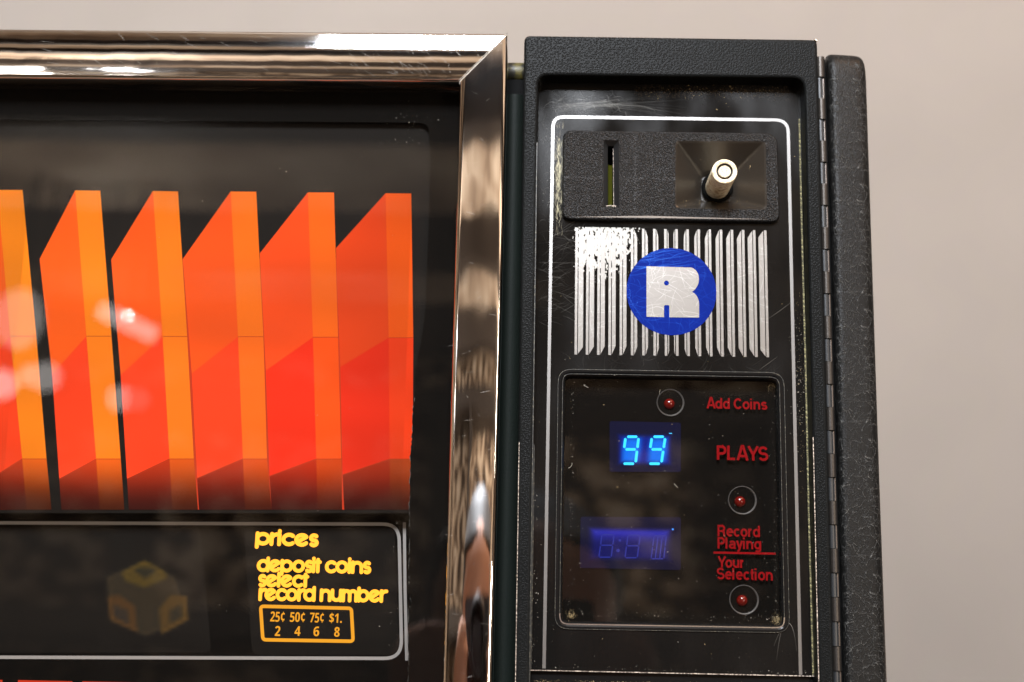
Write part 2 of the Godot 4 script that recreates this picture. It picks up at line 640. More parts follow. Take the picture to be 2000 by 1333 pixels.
func globe(p: Vector3, radius: float, glow: float, label: String, tall := false) -> void:
	var lamp := thing("globe_lamp", label, "lamp", p, "globe lamps under the ceiling")
	var ball := SphereMesh.new()
	ball.radius = radius
	ball.height = radius * (2.6 if tall else 2.0)
	ball.radial_segments = 20
	ball.rings = 10
	ball.material = glowing(Color(1.0, 0.97, 0.95), glow)
	var o := MeshInstance3D.new()
	o.name = "lamp_globe"
	o.mesh = ball
	lamp.add_child(o, true)
	var st := begin()
	tube(st, Vector3(0, ball.height * 500 - 2, 0), Vector3(0, (3.0 - p.y) * 1000, 0), 5, 5, 8)
	obj("rod", st, M.dark, lamp)
	var l := OmniLight3D.new()
	l.name = "bulb_light"
	l.light_color = Color(1.0, 0.93, 0.85)
	l.light_energy = 0.14
	l.light_size = radius * 0.8
	l.omni_range = 9.0
	l.omni_attenuation = 2.0
	l.shadow_enabled = true
	lamp.add_child(l)


func build_cabinet(juke: Node3D) -> void:
	var st := begin()
	box(st, Vector3(-760, 0, -620), Vector3(88, 1430, -90))
	obj("cabinet", st, M.wood, juke)
	# padded side cheek
	st = begin()
	var plan := []   # cross-section across the face: x, z
	for q in [[75.4, -60.0, 0.0], [75.4, -14.0, 3.2], [94.2, -15.5, 5.5], [94.6, -60.0, 0.0]]:
		plan.append(q)
	var c := [Vector2(75.2, -75), Vector2(75.2, -13.0), Vector2(93.6, -15.0), Vector2(94.2, -75)]
	var loops := []
	for step in [[-210.0, 0.0], [134.6, 0.0], [139.6, 0.25], [143.1, 0.9], [145.6, 2.0], [147.4, 3.6], [148.4, 5.5], [148.8, 7.6]]:
		var ring := rounded(c, [0.5, 4.0, 6.0, 0.5], 9)
		var l := []
		for p in ring:
			var x: float = 84.0 + (p.x - 84.0) * (1.0 - step[1] * 0.030 * (1.0 if p.x > 84.0 else 0.4))
			l.append(Vector3(x + (step[0] + 210.0) * 0.0015, step[0], p.y - step[1] * 1.1))
		loops.append(l)
	loft(st, loops)
	var last: Array = loops[-1]
	for i in range(1, last.size() - 1):
		tri(st, last[0], last[i], last[i + 1])
	var cheek := part("side_cheek", st, M.leather, juke, true)
	st = begin()
	var bare := rounded([Vector2(93.9, -30), Vector2(93.9, -21.5), Vector2(94.9, -22.0), Vector2(94.9, -30)], 0.4, 3)
	var a := []
	var b := []
	for p in bare:
		a.append(Vector3(p.x, -210, p.y))
		b.append(Vector3(p.x + 0.2, 20, p.y - 3.0))
	loft(st, [a, b])
	obj("edge_strip", st, M.leather_edge, cheek)
	# piano hinge between the door and the cheek
	var hinge := holder("piano_hinge", juke)
	st = begin()
	box(st, Vector3(67.5, -210, -40), Vector3(70.2, 145.8, -15.5))
	obj("hinge_leaf", st, M.hinge, hinge)
	st = begin()
	box(st, Vector3(70.2, -210, -40), Vector3(75.4, 146, -20))
	obj("hinge_backing", st, M.dark, hinge)
	for i in 33:
		var y := 145.8 - i * 10.38
		st = begin()
		if i % 2 == 0:
			tube(st, Vector3(72.4, y - 10.1, -17.4), Vector3(72.4, y, -17.4), 2.0, 2.0, 16)
			obj("knuckle", st, M.hinge, hinge)
		else:
			tube(st, Vector3(71.9, y - 10.1, -17.9), Vector3(71.9, y, -17.9), 1.8, 1.8, 16)
			obj("knuckle", st, M.hinge_dark, hinge)
			st = begin()
			tube(st, Vector3(73.6, y - 10.1, -17.2), Vector3(73.6, y, -17.2), 0.55, 0.55, 10)
			obj("hinge_pin", st, M.pin, hinge)
	# the gap between the window frame and the door
	st = begin()
	box(st, Vector3(-77, -210, -40), Vector3(-63, 126, -21))
	var gap := part("gap_filler", st, M.channel, juke)
	st = begin()
	var bulge := []
	for y in [-210.0, 126.0]:
		var l := []
		for k in 25:
			l.append(Vector3(-76.5 + 0.5 * k, y, -20.9 + 3.0 * sin(PI * k / 24.0)))
		bulge.append(l)
	loft(st, bulge, false)
	obj("rubber_seal", st, M.channel, gap, true)
	flecks(gap, "dust", spots_in(90, Vector2(-73, -150), Vector2(-65, 120)), -19.8, 0.05, 0.22, M.dust_gold)
	st = begin()
	tube(st, Vector3(-80, 139.5, -26), Vector3(-60, 139.5, -26), 5.0, 5.0, 20)
	var rod := mat(Color.WHITE, 0.5)
	rod.albedo_texture = ramped(noise(FastNoiseLite.TYPE_SIMPLEX_SMOOTH, 0.02, 3, 61), 128, 128, [[0.0, Color(0.05, 0.05, 0.04)], [0.5, Color(0.13, 0.12, 0.09)], [0.65, Color(0.30, 0.27, 0.10)], [1.0, Color(0.34, 0.31, 0.2)]])
	rod.uv1_triplanar = true
	rod.uv1_scale = Vector3(60, 60, 60)
	part("pivot_rod", st, rod, juke, true)
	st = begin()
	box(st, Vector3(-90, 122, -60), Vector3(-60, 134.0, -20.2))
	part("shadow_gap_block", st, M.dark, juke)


func build_control_panel(juke: Node3D) -> void:
	# the door's thick moulded surround
	var st := begin()
	var outer := rounded([Vector2(-66.2, 147.5), Vector2(67.8, 147.4), Vector2(67.4, -205), Vector2(-65.4, -205)], [3.2, 3.0, 3.0, 3.0], 8)
	var opening := rounded([Vector2(-59.5, 128.2), Vector2(61.4, 128.6), Vector2(61.0, -205 + 6), Vector2(-59.3, -205 + 6)], [5.0, 6.0, 3.0, 3.0], 8)
	loft(st, [up3(outer, -34), up3(outer, -1.6), up3(inset(outer, 0.15), -0.8), up3(inset(outer, 0.5), -0.35), up3(inset(outer, 0.9), -0.1), up3(inset(outer, 1.5), 0), up3(inset(opening, -1.3), 0), up3(inset(opening, -0.8), -0.12), up3(inset(opening, -0.35), -0.45), up3(inset(opening, -0.1), -0.9), up3(opening, -1.6), up3(inset(opening, 0.4), -9.6)])
	var bezel := part("door_surround", st, M.bezel, juke)
	# rubbed edges of the surround
	st = begin()
	ribbon(st, [Vector2(61.25, -36), Vector2(61.1, -90), Vector2(60.9, -205)], 0.36, -0.2)
	obj("worn_edge", st, M.worn_edge, bezel)
	st = begin()
	ribbon(st, [Vector2(-59.6, 96), Vector2(-59.45, -90), Vector2(-59.35, -205)], 0.4, -0.25)
	obj("worn_edge", st, M.worn_dark, bezel)
	st = begin()
	ribbon(st, [Vector2(-65.35, -40), Vector2(-65.1, -205)], 0.28, -0.3)
	obj("worn_edge", st, M.worn_edge, bezel)
	st = begin()
	prism(st, [Vector2(66.3, 147.42), Vector2(67.6, 146.3), Vector2(67.75, 146.9), Vector2(66.9, 147.5)], -1.6, 0.05)
	obj("chipped_corner", st, M.cream, bezel)

	# the black face plate with scratches, silver line and emblem
	var plate_box := Rect2(-61, -137, 123, 268)
	var ink := Canvas.new(plate_box, 7.4, Color(0.07, 0.066, 0.062))
	var foil_box := Rect2(-46, -6, 92, 66)
	var foil := Canvas.new(foil_box, 10.0, Color(0.59, 0.575, 0.555))
	var blue := Canvas.new(foil_box, 10.0, Color(0.03, 0.11, 0.43))
	scratch_plate(ink, foil, blue)
	var plate_mat := mat(Color.WHITE, 0.22, 0.0, 0.32)
	plate_mat.albedo_texture = ink.texture()
	plate_mat.roughness_texture = noise_picture(noise(FastNoiseLite.TYPE_SIMPLEX_SMOOTH, 0.01, 4, 71), 256, 256)
	plate_mat.roughness_texture_channel = BaseMaterial3D.TEXTURE_CHANNEL_GRAYSCALE
	plate_mat.roughness = 0.30
	uv_box = plate_box
	st = begin()
	var rim := rim_loop(0.0)
	var plate := rounded([Vector2(-60, 129.5), Vector2(62, 129.5), Vector2(61.6, -136.2), Vector2(-60, -136.2)], 0.3, 7)
	var seam := 63.0
	var upper := [Vector2(-60, 129.5), Vector2(62, 129.5), Vector2(61.9, seam), Vector2(-60, seam)]
	var lower := [Vector2(-60, seam), Vector2(61.9, seam), Vector2(61.6, -136.2), Vector2(-60, -136.2)]
	loft(st, [up3(plate, -12), up3(plate, -8.6)])
	loft(st, [up3(rounded(upper, 0.001, 7), -8.6), up3(inset(rounded(coin_corners(), [4.5, 6.5, 4.5, 4.5], 7), 1.0), -8.6)])
	loft(st, [up3(rounded(lower, 0.001, 7), -8.6), up3(rim, -8.6)])
	var face_plate := part("face_plate", st, plate_mat, juke)

	# dust line and gold glue line along the edges of the plate
	st = begin()
	ribbon(st, [Vector2(60.25, 112), Vector2(60.2, 60), Vector2(60.4, 0), Vector2(60.2, -70), Vector2(60.4, -136)], 0.75, -8.5)
	obj("glue_line", st, M.gold_dirt, face_plate)
	st = begin()
	ribbon(st, [Vector2(-58.9, -40), Vector2(-58.8, -90), Vector2(-58.9, -136)], 0.6, -8.5)
	obj("glue_line", st, M.worn_dark, face_plate)
	st = begin()
	ribbon(st, [Vector2(-60, -136.1), Vector2(61, -136.4)], 0.35, -8.4)
	obj("worn_edge", st, M.worn_edge, face_plate)
	# silver line: three sides, open at the bottom
	uv_box = Rect2(-60, -140, 120, 260)
	var line := [Vector2(-53.25, -135.3)]
	var corner := rounded([Vector2(-53.2, -135), Vector2(-52.4, 111.4), Vector2(55.1, 111.35), Vector2(55.1, -135)], [0.1, 5.4, 6.2, 0.1], 9)
	for i in range(10, 30):
		line.append(corner[i])
	line.append(Vector2(55.1, -136.0))
	var silver := mat(Color(0.23, 0.222, 0.215), 0.36, 0.9)
	st = begin()
	ribbon(st, line, 1.42, -8.5)
	obj("silver_line", st, silver, face_plate)

	# printed foil bars
	uv_box = foil_box
	var foil_mat := mat(Color.WHITE, 0.30, 0.85)
	foil_mat.albedo_texture = foil.texture()
	for k in 18:
		var u := k / 17.0
		var mid := 8.5 - k
		var s := signf(mid)
		var thin_top := Vector2(-41.08, 58.57).lerp(Vector2(43.76, 58.81), u)
		var thin_bot := Vector2(-41.03, 0.4).lerp(Vector2(43.82, 0.59), u)
		var half := 0.56
		st = begin()
		prism(st, [thin_top + Vector2(-half, 0), thin_top + Vector2(half, 0), thin_bot + Vector2(half, 0), thin_bot + Vector2(-half, 0)], -8.6, -8.5)
		obj("stripe", st, foil_mat, face_plate)
		var wide := 0.45 + 1.75 * pow((absf(mid) - 0.5) / 8.0, 0.75)
		var near := s * (half + 0.38)
		var far := s * (half + 0.38 + wide)
		var drop := 0.5 + wide * (1.15 + 2.2 * (1.0 - (absf(mid) - 0.5) / 8.0))
		st = begin()
		prism(st, [thin_top + Vector2(near, -0.3), thin_top + Vector2(far, -0.3 - drop), thin_bot + Vector2(far, 0.3 + drop), thin_bot + Vector2(near, 0.3)], -8.6, -8.5)
		obj("stripe", st, foil_mat, face_plate)
	var blue_mat := mat(Color.WHITE, 0.4, 0.0, 0.12)
	blue_mat.albedo_texture = blue.texture()
	st = begin()
	cap(st, circle(Vector2(1.42, 29.81), 40.07 * 0.5, 64), -8.42)
	obj("emblem_disc", st, blue_mat, face_plate)
	st = begin()
	var r := [Vector2(-9.7, 41.19), Vector2(9.53, 41.14)]
	var letter := [r[0]]
	for q in curve([Vector2(9.53, 41.14), Vector2(12.28, 40.71), Vector2(13.74, 38.37), Vector2(13.72, 35.53)]):
		letter.append(q)
	for q in curve([Vector2(13.72, 35.53), Vector2(13.58, 32.7), Vector2(12.19, 30.8), Vector2(10.59, 29.72)]):
		letter.append(q)
	for q in curve([Vector2(10.66, 29.6), Vector2(12.63, 28.69), Vector2(13.64, 26.6), Vector2(13.68, 24.02)]):
		letter.append(q)
	letter.append_array([Vector2(13.63, 17.99), Vector2(0.41, 17.92), Vector2(0.43, 23.11)])
	letter.append_array([Vector2(-0.05, 23.45), Vector2(-1.53, 23.43), Vector2(-1.94, 23.07), Vector2(-2, 17.93), Vector2(-9.73, 17.97)])
	cap(st, letter, -8.30)
	obj("emblem_letter", st, foil_mat, face_plate)
	st = begin()
	cap(st, circle(Vector2(-0.8, 33.58), 1.12, 24), -8.24)
	obj("emblem_counter", st, blue_mat, face_plate)
	# loose dust on the plate
	var d := spots_near(210, Vector2(-8, 124.5), Vector2(55, 125.5), 1.7)
	d.append_array(spots_near(160, Vector2(58, 30), Vector2(58.5, -60), 1.3))
	d.append_array(spots_in(120, Vector2(-57, -134), Vector2(58, 120)))
	flecks(face_plate, "dust", d, -8.55, 0.05, 0.2, M.dust_gold)
	d = spots_in(150, Vector2(-57, -134), Vector2(58, 10))
	d.append_array(spots_near(170, Vector2(56.5, 20), Vector2(57.5, -30), 1.4))
	d.append_array(spots_near(60, Vector2(-57.5, -60), Vector2(-57.5, -134), 0.8))
	d.append_array(spots_near(60, Vector2(-57, -134.8), Vector2(58, -134.8), 0.5))
	flecks(face_plate, "dust", d, -8.5, 0.05, 0.19, M.dust)
	# what follows below the plate
	uv_box = plate_box
	st = begin()
	cap(st, rect(-60, -205, 62, -136.8), -10.2)
	loft(st, [up3([Vector2(-60, -136.8), Vector2(62, -136.8)], -10.2), up3([Vector2(-60, -136.6), Vector2(62, -136.6)], -8.6)], false)
	var below := part("selector_panel", st, M.black_gloss, juke)
	d = spots_near(500, Vector2(-58, -140.6), Vector2(60, -140.9), 0.45)
	flecks(below, "dust", d, -10.1, 0.05, 0.22, M.dust_gold)


func curve(c: Array) -> Array:
	var out := []
	for i in range(1, 9):
		var t := i / 8.0
		out.append(c[0].bezier_interpolate(c[1], c[2], c[3], t))
	return out


func coin_corners() -> Array:
	return [Vector2(-47.81, 104.32), Vector2(49.92, 104.31), Vector2(49.99, 62.08), Vector2(-47.81, 61.88)]


func rim_loop(d: float) -> Array:
	return inset(rounded([Vector2(-48.82, -6.22), Vector2(50.85, -6.19), Vector2(50.87, -118.77), Vector2(-49.06, -118.86)], [6.5, 7.0, 6.5, 6.5], 7), d)


func scratch_plate(ink: Canvas, foil: Canvas, blue: Canvas) -> void:
	var grey := Color(0.62, 0.62, 0.60)
	# swirls round the upper corner, where keys and coins brushed
	for i in 90:
		var a := Vector2(-50 + rng.randfn() * 3.0, 114 + rng.randf() * 3.0)
		var b := a + Vector2(rng.randf_range(6, 40), rng.randf_range(2, 8))
		var c := a + Vector2(rng.randf_range(10, 60), rng.randf_range(-4, 6))
		if c.y < 112.5 or i % 3 == 0:
			ink.scratch(a, b, c, 1.2, grey, rng.randf_range(0.05, 0.34))
	for i in 120:
		var a := Vector2(rng.randf_range(-53, -18), rng.randf_range(113, 121))
		var c := a + Vector2(rng.randf_range(-7, 9), rng.randf_range(-5, 5))
		ink.scratch(a, a.lerp(c, 0.5) + Vector2(rng.randfn(), rng.randfn()), c, 1.0, grey, rng.randf_range(0.08, 0.4))
	# rubbed patch beside the coin plate
	for i in 420:
		var y := clampf(82 + rng.randfn() * 11, 55, 106)
		var a := Vector2(-49.6 + rng.randfn() * 0.9, y)
		ink.scratch(a, a + Vector2(rng.randfn() * 0.4, rng.randf_range(0.4, 2.0)), a + Vector2(rng.randfn() * 0.6, rng.randf_range(1.0, 4.0)), 1.4, Color(0.78, 0.75, 0.62), rng.randf_range(0.1, 0.6))
	for i in 70:
		var a := Vector2(rng.randf_range(-57, -50), rng.randf_range(60, 112))
		ink.scratch(a, a + Vector2(rng.randfn(), 1.5), a + Vector2(rng.randfn() * 2.5, rng.randf_range(-4, 6)), 1.0, grey, rng.randf_range(0.05, 0.3))
	# streaks fanning out beside the emblem
	for i in 85:
		var a := Vector2(rng.randf_range(-59, -46), rng.randf_range(14, 58))
		var c := a + Vector2(rng.randf_range(2, 14), rng.randf_range(-6, 8))
		ink.scratch(a, a.lerp(c, 0.5) + Vector2(0, rng.randf_range(-0.5, 1.5)), c, 1.1, grey, rng.randf_range(0.05, 0.34))
	# long fine scratches over the bars and the emblem
	for i in 900:
		var a := Vector2(rng.randf_range(-46, 46), rng.randf_range(-4, 58))
		var turn := rng.randf() * TAU
		var long := rng.randf_range(2, 16)
		var c := a + Vector2(cos(turn), sin(turn) * 0.8) * long
		var b := a.lerp(c, 0.5) + Vector2(rng.randfn(), rng.randfn()) * long * 0.16
		var k := rng.randf()
		foil.scratch(a, b, c, 1.0, Color(1, 1, 0.99) if i % 3 else Color(0.5, 0.49, 0.47), 0.12 + 0.4 * k)
		var fade := 1.0 if a.x < 4 or a.y > 35 else 0.6
		blue.scratch(a, b, c, 1.1, Color(0.22, 0.45, 0.86), (0.10 + 0.55 * k * k) * fade)
		if i % 9 == 0:
			ink.scratch(a, b, c, 1.0, grey, 0.05 + 0.2 * k * k)
	for i in 26:
		var a := Vector2(-18 + rng.randf() * 8, 42 + rng.randfn() * 3)
		var c := a + Vector2(rng.randf_range(12, 30), rng.randf_range(-1, 7))
		blue.scratch(a, a.lerp(c, 0.5) + Vector2(0, -1.0), c, 1.5, Color(0.30, 0.55, 0.92), rng.randf_range(0.2, 0.6))
	for i in 60:
		var a := Vector2(-20 + rng.randfn() * 3, 26 + rng.randfn() * 6)
		var turn := rng.randf() * TAU
		blue.scratch(a, a + Vector2(1, 1), a + Vector2(cos(turn), sin(turn)) * rng.randf_range(2, 8), 1.0, Color(0.30, 0.52, 0.92), rng.randf_range(0.15, 0.5))
	# lacquer worn through to the bare metal over the first bars
	var worn := noise(FastNoiseLite.TYPE_SIMPLEX_SMOOTH, 0.075, 5, 91)
	var p := ink.at(Vector2(-44, 59))
	var q := ink.at(Vector2(-2, 20))
	for y in range(int(p.y), int(q.y)):
		for x in range(int(p.x), int(q.x)):
			var u := (x - p.x) / (q.x - p.x)
			var v := (y - p.y) / (q.y - p.y)
			var edge := 1.25 * (1.0 - smoothstep(0.02, 0.13, absf(v - 0.15) - 0.13)) if v < 0.28 else 1.25 - (v - 0.28) * 2.6
			edge *= smoothstep(-0.02, 0.14, u) * (1.0 - smoothstep(0.52, 0.86, u + (v - 0.1) * 0.25))
			var n := worn.get_noise_2d(x * 1.0, y * 0.55) * 0.5 + 0.5
			var on := smoothstep(0.52, 0.6, edge * 0.70 + (n - 0.5) * 1.7 - 0.05)
			if on > 0.0:
				ink.dot(x, y, Color(0.74, 0.74, 0.72), on * 0.95)
	# lone scratches low down
	for s in [[Vector2(44, -124), Vector2(52, -104), Vector2(53.5, -126)], [Vector2(45, -130), Vector2(46.5, -118), Vector2(49, -113)], [Vector2(44, 18), Vector2(50, 22), Vector2(56, 27)], [Vector2(40, -5), Vector2(44, -2), Vector2(48, 1)]]:
		ink.scratch(s[0], s[1], s[2], 1.4, Color(0.55, 0.53, 0.5), 0.5)
	for i in 60:
		var a := Vector2(rng.randf_range(-45, 50), rng.randf_range(-20, 0))
		var c := a + Vector2(rng.randf_range(-6, 6), rng.randf_range(2, 7))
		ink.scratch(a, a.lerp(c, 0.5) + Vector2(rng.randfn(), 0), c, 1.0, grey, rng.randf_range(0.03, 0.18))
	# grease and grime haze
	for i in 900:
		ink.speck(Vector2(rng.randf_range(-15, 56), 124.6 + rng.randfn() * 1.9), rng.randf_range(0.1, 0.3), Color(0.42, 0.33, 0.24), rng.randf_range(0.1, 0.5))
	for i in 600:
		ink.speck(Vector2(rng.randf_range(-60, 61), rng.randf_range(-136, 128)), rng.randf_range(0.08, 0.2), Color(0.5, 0.46, 0.38), rng.randf_range(0.05, 0.3))


func build_coin_unit(juke: Node3D) -> void:
	uv_box = Rect2(0, 0, 100, 100)
	var c := coin_corners()
	var outer := rounded(c, [4.5, 6.5, 4.5, 4.5], 7)
	var st := begin()
	var top := inset(outer, 1.1)
	loft(st, [up3(outer, -8.7), up3(outer, -7.2), up3(inset(outer, 0.25), -6.4), up3(inset(outer, 0.6), -6.1), up3(top, -6)])
	# the flat top in two halves: round the slot, round the finger well
	var split_top := Vector2(-9.37, 103.67)
	var split_bottom := Vector2(-9.43, 62.48)
	split_top.y = top[7].y
	var left := [top[0]]
	var n := 7
	left = top.slice(0, n + 1)
	for i in n + 1:
		left.append(Vector2(split_top.x, top[n].y + (top[n + 1].y - top[n].y) * 0.4))
	for i in n + 1:
		left.append(Vector2(split_bottom.x, top[3 * n + 3].y + (top[2 * n + 3].y - top[3 * n + 3].y) * 0.4) if i < n + 1 else Vector2.ZERO)
	left.append_array(top.slice(3 * n + 3, 4 * n + 4))
	var slot := rounded([Vector2(-29.37, 99.57), Vector2(-22.4, 99.55), Vector2(-22.2, 67.55), Vector2(-29.22, 67.68)], 0.15, n)
	loft(st, [up3(left, -6), up3(slot, -6)])
	var right := []
	for i in n + 1:
		right.append(left[n + 1])
	right.append_array(top.slice(n + 1, 3 * n + 3))
	for i in n + 1:
		right.append(left[2 * n + 2])
	var well := rounded([Vector2(3.4, 99.81), Vector2(44.27, 100.06), Vector2(44.36, 67.74), Vector2(3, 67.7)], [1.6, 1.6, 2.6, 2.6], n)
	loft(st, [up3(right, -6), up3(well, -6)])
	var plate := part("coin_plate", st, M.coin_plate, juke)
	# coin slot: a chamfered funnel
	st = begin()
	var mouth := rounded([Vector2(-27.24, 97.55), Vector2(-24.56, 97.59), Vector2(-24.28, 68.77), Vector2(-27.12, 68.82)], 0.1, n)
	loft(st, [up3(slot, -6), up3(mouth, -8.5)])
	obj("slot_funnel", st, M.black, plate)
	st = begin()
	loft(st, [up3(mouth, -8.5), up3(mouth, -22)])
	cap(st, mouth, -22)
	obj("slot_throat", st, M.dark, plate)
	st = begin()
	cap(st, rect(mouth[8].x - 2.6, mouth[20].y + 0.2, mouth[8].x - 0.3, mouth[8].y - 8.0), -12)
	obj("slot_guide", st, M.slot_green, plate)
	st = begin()
	ribbon(st, [mouth[8] + Vector2(-0.15, -1), mouth[20] + Vector2(-0.15, 0)], 0.16, -8.4)
	ribbon(st, curve_line([mouth[24] + Vector2(-0.9, -0.15), (mouth[24] + mouth[20]) * 0.5 + Vector2(0, 0.25), mouth[20] + Vector2(0.8, -0.15)]), 0.42, -7.2)
	obj("slot_lip", st, M.worn_edge, plate)
	# finger well: four slopes down to the foot of the button
	st = begin()
	var foot := rounded([Vector2(16.72, 87.17), Vector2(29.93, 87.37), Vector2(30.24, 75.06), Vector2(16.14, 74.84)], [2.0, 2.0, 3.0, 3.0], n)
	var mids := []
	for i in well.size():
		mids.append(well[i].lerp(foot[i], 0.06))
	loft(st, [up3(well, -6), up3(mids, -6.5), up3(foot, -19)])
	cap(st, foot, -19)
	var fw := obj("finger_well", st, M.satin, plate)
	var d := spots_near(90, Vector2(6.91, 70.06), Vector2(42.67, 70.13), 1.4)
	flecks(plate, "dust", d, -7.0, 0.05, 0.16, M.dust_gold)
	# cream button on its shaft
	var a2 := Vector2(23.58, 81.44)
	var b2 := Vector2(23.39, 80.45)
	var a := Vector3(a2.x, a2.y, -17)
	var b := Vector3(b2.x, b2.y, 9)
	var radius: float = 11.19 * 0.5
	var dir := (b - a).normalized()
	st = begin()
	var axes := tube(st, a, b - dir * 0.5, radius * 0.98, radius, 48, false)
	var rings := []
	for s in [[-0.5, 1.0], [-0.15, 0.97], [0.0, 0.92], [0.0, 0.68], [-0.25, 0.655]]:
		rings.append(ring_at(b + dir * s[0], axes, radius * s[1], 48))
	loft(st, rings)
	var knob := part("return_button", st, M.cream_dirty, juke, true)
	st = begin()
	loft(st, [ring_at(b - dir * 0.25, axes, radius * 0.655, 48), ring_at(b - dir * 1.6, axes, radius * 0.64, 48), ring_at(b - dir * 1.6, axes, radius * 0.5, 48)])
	obj("groove", st, M.satin, knob)
	st = begin()
	loft(st, [ring_at(b - dir * 1.6, axes, radius * 0.5, 48), ring_at(b - dir * 0.5, axes, radius * 0.49, 48), ring_at(b - dir * 0.35, axes, radius * 0.45, 48), ring_at(b - dir * 0.35, axes, 0.01, 48)])
	obj("button_core", st, M.cream_pits, knob)
	st = begin()
	loft(st, [ring_at(a + dir * 0.2, axes, radius * 0.99, 32), ring_at(a + dir * 0.8, axes, radius * 1.18, 32), ring_at(a, axes, radius * 1.3, 32)])
	obj("collar", st, M.dark, knob)


func curve_line(c: Array) -> Array:
	var out := []
	for i in 7:
		var t := i / 6.0
		out.append(c[0].lerp(c[1], t).lerp(c[1].lerp(c[2], t), t))
	return out


func ring_at(c: Vector3, axes: Array, r: float, n: int) -> Array:
	var out := []
	for i in n:
		out.append(c + (axes[0] * cos(TAU * i / n) + axes[1] * sin(TAU * i / n)) * r)
	return out


func build_readout(juke: Node3D) -> void:
	uv_box = Rect2(0, 0, 100, 100)
	var rim := rim_loop(0.0)
	var st := begin()
	# black moulding: raised bead, then a slope down to the glass
	loft(st, [up3(rim, -8.7), up3(rim, -8.2), up3(inset(rim, 0.5), -7.9), up3(inset(rim, 1.2), -7.9), up3(inset(rim, 2.0), -8.3), up3(inset(rim, 2.3), -8.5)])
	loft(st, [up3(inset(rim, 2.3), -8.5), up3(inset(rim, 3.0), -9.3), up3(inset(rim, 3.6), -13.2)])
	var win := part("readout_surround", st, M.black_gloss, juke)
	st = begin()
	ribbon(st, inset(rim, 0.25), 0.42, -8.05, true)
	obj("worn_edge", st, M.worn_dark, win)
	var inner := inset(rim, 2.15)
	st = begin()
	var low := []
	for i in range(8, 32):
		low.append(inner[i])
	for i in range(low.size() - 1):
		pass
	ribbon(st, low.slice(8, 24), 0.46, -8.2)
	obj("worn_edge", st, M.bright_edge, win)
	st = begin()
	ribbon(st, inner, 0.2, -8.3, true)
	obj("worn_edge", st, M.worn_dark, win)
	# dark board behind the glass
	st = begin()
	cap(st, inset(rim, 3.0), -15.0)
	var board := obj("readout_board", st, M.mask, win)
	st = begin()
	cap(st, inset(rim, 3.45), -12.6)
	obj("readout_glass", st, M.glass, win)
	# lettering on the back of the glass
	grotesque(win, "Add Coins", Vector2(17.11, -22.04), Vector2(43.94, -17.2), 0.86, M.red_ink, -0.008)
	grotesque(win, "PLAYS", Vector2(21.37, -44.78), Vector2(43.99, -38.42), 1.12, M.red_ink, -0.008)
	grotesque(win, "Record", Vector2(21.32, -78.1), Vector2(39.68, -73.19), 0.84, M.red_ink, -0.006)
	grotesque(win, "Playing", Vector2(21.25, -84.32), Vector2(40.14, -78.49), 0.84, M.red_ink, -0.006)
	grotesque(win, "Your", Vector2(21.17, -91.48), Vector2(32.71, -86.69), 0.84, M.red_ink, -0.006)
	grotesque(win, "Selection", Vector2(20.82, -96.59), Vector2(44.87, -91.55), 0.84, M.red_ink, -0.006)
	st = begin()
	ribbon(st, [Vector2(19.47, -85.16), Vector2(46.43, -85.17)], 0.9, -12.9)
	obj("underline", st, M.red_ink, win)
	# three indicator lamps, each in a round hole of the board
	var hole := mat(Color(0.05, 0.047, 0.044), 0.5)
	for s in [[Vector2(1.37, -19.52), 5.95, Vector2(0.84, -19.98)], [Vector2(32.59, -62.24), 6.1, Vector2(31.53, -62.79)], [Vector2(32.67, -105.05), 6.2, Vector2(31.79, -105.35)]]:
		st = begin()
		var c: Vector2 = s[0]
		loft(st, [up3(circle(c, s[1] + 0.22, 40), -14.6), up3(circle(c, s[1], 40), -14.4), up3(circle(c + Vector2(-0.12, 0.12), s[1] - 0.42, 40), -14.8)])
		var led := obj("indicator_hole", st, hole, win)
		st = begin()
		var prof := []
		var lc: Vector2 = s[2]
		for k in 9:
			var t := k / 8.0 * PI / 2
			prof.append(up3(circle(lc, maxf(2.45 * cos(t), 0.01), 28), -14.9 + 2.0 * sin(t)))
		loft(st, prof)
		obj("indicator_lens", st, M.red_lens, win, true)
		led.name = "indicator_hole"
	# blue filtered displays
	display(win, [Vector2(-25.57, -28.21), Vector2(5.86, -28.37), Vector2(5.72, -50.25), Vector2(-25.48, -50.67)], [Vector2(-22.85, -33.21), Vector2(2.53, -33.01), Vector2(2.46, -47.96), Vector2(-22.81, -48.28)], 1.0)
	display(win, [Vector2(-38.01, -70.58), Vector2(5.6, -70.05), Vector2(5.45, -92.77), Vector2(-38.17, -92.66)], [Vector2(-35.65, -74.11), Vector2(2.66, -74.33), Vector2(2.35, -89.99), Vector2(-35.53, -90)], 0.0)
	var lit := glowing(Color(0.22, 0.80, 1.0), 1.6)
	digit(win, Vector2(-18.48, -35.13), Vector2(-12.73, -35.03), Vector2(-20.03, -47.04), Vector2(-14.19, -46.94), "ABCDFG", 1.2, lit)
	digit(win, Vector2(-6.87, -34.93), Vector2(-1.01, -34.83), Vector2(-8.69, -46.85), Vector2(-2.85, -46.75), "ABCDFG", 1.2, lit)
	st = begin()
	ribbon(st, [Vector2(0.6, -33.3), Vector2(1.95, -33.28)], 0.4, -14.15)
	obj("display_mark", st, glowing(Color(0.3, 0.75, 1.0), 1.2), win)
	var dim := glowing(Color(0.20, 0.24, 0.72), 0.62)
	digit(win, Vector2(-28.74, -78.23), Vector2(-23.41, -78.13), Vector2(-30.02, -87.94), Vector2(-24.7, -87.85), "ABCDEFG", 0.55, dim)
	digit(win, Vector2(-17.4, -78.25), Vector2(-12.07, -78.16), Vector2(-18.72, -87.97), Vector2(-13.4, -87.87), "ABCDEFG", 0.55, dim)
